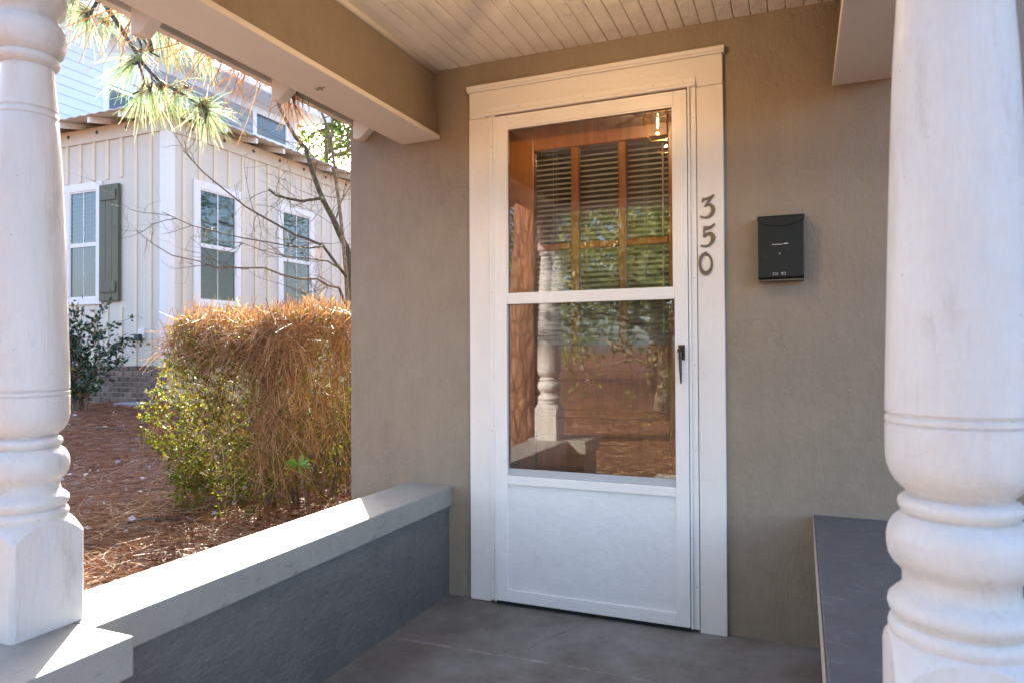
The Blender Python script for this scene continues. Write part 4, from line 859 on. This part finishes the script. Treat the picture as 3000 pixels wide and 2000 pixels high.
o = raw('eave_needles', *cat(parts), STRAW); tag(o, 'dead brown pine needles hanging over the porch eave', 'pine needles', kind='stuff')

# leafy trees: behind the neighbour, and in the front yard (mirrored in the glass)
def leaf_tree(name, c_, hgt, rad, z_low, nl, ll, leafm, label, group=None, trunk_r=.12, seed=0, barkm=TWIG_P):
    g = float(gz(c_[0], c_[1])); t = thing(name, (c_[0], c_[1], g), label, 'tree', group); m = MB()
    m.tube([(c_[0]+.1*math.sin(i), c_[1]+.08*math.cos(i*1.7), g-.1+i*(hgt*.8)/6) for i in range(7)], list(np.linspace(trunk_r, trunk_r*.35, 7)), 10); ends = []
    ob('trunk', m, barkm, t, smooth=True); m2 = MB()
    for i in range(26):
        z = rng.uniform(z_low*.8, hgt*.8); a = rng.uniform(0, 2*math.pi); e = branch((c_[0], c_[1], g+z), (math.cos(a), math.sin(a), .45), rad*rng.uniform(.55, .95)*(1-.45*max(0, (z-z_low)/(hgt-z_low))), trunk_r*.3, 2, m2, .02, 3, .35, 5); ends += e
    ob('limbs', m2, barkm, t, smooth=True); E_ = np.array([e[0] for e in ends]); q = rng.integers(0, len(E_), nl); P = E_[q]+rng.normal(size=(nl, 3))*rad*.10
    D = unit(rng.normal(size=(nl, 3))+np.array([0, 0, -.3])); Ln = rng.uniform(.6, 1.2, nl)*ll; shp('crown', *leaves(P, D, Ln, Ln*.5, .2), leafm, t, 'stuff'); return t
leaf_tree('background_tree', (-12.0, 13.9), 9.6, 2.9, 2.5, 9000, .17, TREE_L, 'bright green leafy tree behind the pale house, under the eave', trunk_r=.16)
leaf_tree('background_tree', (-9.2, 15.5), 7.0, 2.4, 1.5, 7000, .15, TREE_D, 'darker green tree beside the house corner, beyond the bare tree', trunk_r=.14)
G_ = 'trees in the front yard mirrored in the glass'
for i, (x, y, hg, rd, zl, nl, mt) in enumerate(((-1.6, -9.3, 5.0, 2.5, .9, 17000, TREE_D), (-4.6, -11.5, 7.5, 2.6, 1.5, 5000, TREE_L), (1.2, -12.5, 7.5, 2.8, 1.2, 6000, TREE_D), (-3.0, -15.5, 9, 3.2, 1.5, 6000, TREE_L), (-8.5, -12.5, 8.5, 3.0, 1.5, 4500, TREE_D), (4.6, -14, 8, 3, 1.5, 4000, TREE_L), (1.0, 14.5, 9, 3.4, 1.0, 7000, TREE_L))):
    leaf_tree('yard_tree', (x, y), hg, rd, zl, nl, .12, mt, ['wide sunlit evergreen mirrored in the upper panes of the door', 'loose leafy tree beside the pine, left in the door reflection', 'tall evergreen at the right of the door reflection', 'far leafy tree deep in the door reflection', 'evergreen far left of the front yard', 'leafy tree far right of the front yard', 'leafy tree behind our house, mirrored in the neighbour windows'][i], G_, .14)
shrub('yard_shrub', (-.62, -5.7), .75, .5, 10, 1500, .05, TREE_D, STEM, 'low shrub on the pine straw mirrored at the right of the door screen', 'shrub')

# loose straw on the ground
def straw(N, x0_, x1_, y0_, y1_, name, label, m, Lr=(.1, .2), wr=(.0022, .0038)):
    x = rng.uniform(x0_, x1_, N); y = rng.uniform(y0_, y1_, N); ok = ~((x > -1.03) & (y > -2.02) & (x < .95)) & ~((x > XE-.02) & (y > -.02)) & ~((x < NX+.0) & (y > NY-.02)); x, y = x[ok], y[ok]; n_ = len(x)
    D = unit(np.stack([rng.normal(size=n_), rng.normal(size=n_), rng.normal(0, .12, n_)], 1)); P = np.stack([x, y, gz(x, y)+rng.uniform(.004, .03, n_)], 1)
    bb = rng.normal(size=(n_, 3))*.18; bb[:, 2] = -.05
    tag(raw(name, *ribbons(P, D, rng.uniform(*Lr, n_), rng.uniform(*wr, n_), bb, 2), m), label, 'pine straw', kind='stuff')
straw(42000, -8.5, -1.02, -2.5, 5.2, 'pine_straw', 'brown pine straw covering the side yard', STRAW_D, wr=(.003, .006))
straw(9000, -3.4, -1.02, -1.9, .9, 'pine_straw', 'thick golden pine straw drift beside the parapet', STRAW, (.12, .22), (.0028, .0045))
straw(16000, -5, 3.5, -9, -2.2, 'pine_straw', 'rust brown pine straw on the front yard', STRAW, wr=(.004, .008))
N = 420; x = rng.uniform(-7.3, -1.6, N); y = rng.uniform(-1.5, 4.2, N); P = np.stack([x, y, gz(x, y)+.035], 1); D = unit(np.stack([rng.normal(size=N), rng.normal(size=N), rng.normal(0, .25, N)], 1)); Ln = rng.uniform(.02, .055, N)
tag(raw('leaf_litter', *leaves(P, D, Ln, Ln*.6, .2), LITTER), 'pale curled dead leaves scattered on the pine straw', 'leaf litter', kind='stuff')

for i, (x, y, a, L_) in enumerate(((-3.6, 1.0, .4, .5), (-4.4, 1.9, .2, .35), (-2.9, .1, .9, .3), (-5.2, 2.4, -.3, .6), (-6.0, 2.2, .1, .4))):
    m = MB().tube([(x+L_*t*math.cos(a)+.012*math.sin(t*9), y+L_*t*math.sin(a), float(gz(x, y))+.035+.01*math.sin(t*5)) for t in np.linspace(0, 1, 6)], [.008, .008, .007, .006, .005, .004], 6)
    tag(ob('fallen_stick', m, TWIG, smooth=True), ['longish dark stick on the pine straw left of the hedge', 'short dark stick on the straw in the middle of the side yard', 'short stick lying nearest the parapet', 'long stick on the straw near the glossy shrub', 'small stick closest to the neighbouring house'][i], 'stick', 'sticks on the pine straw')
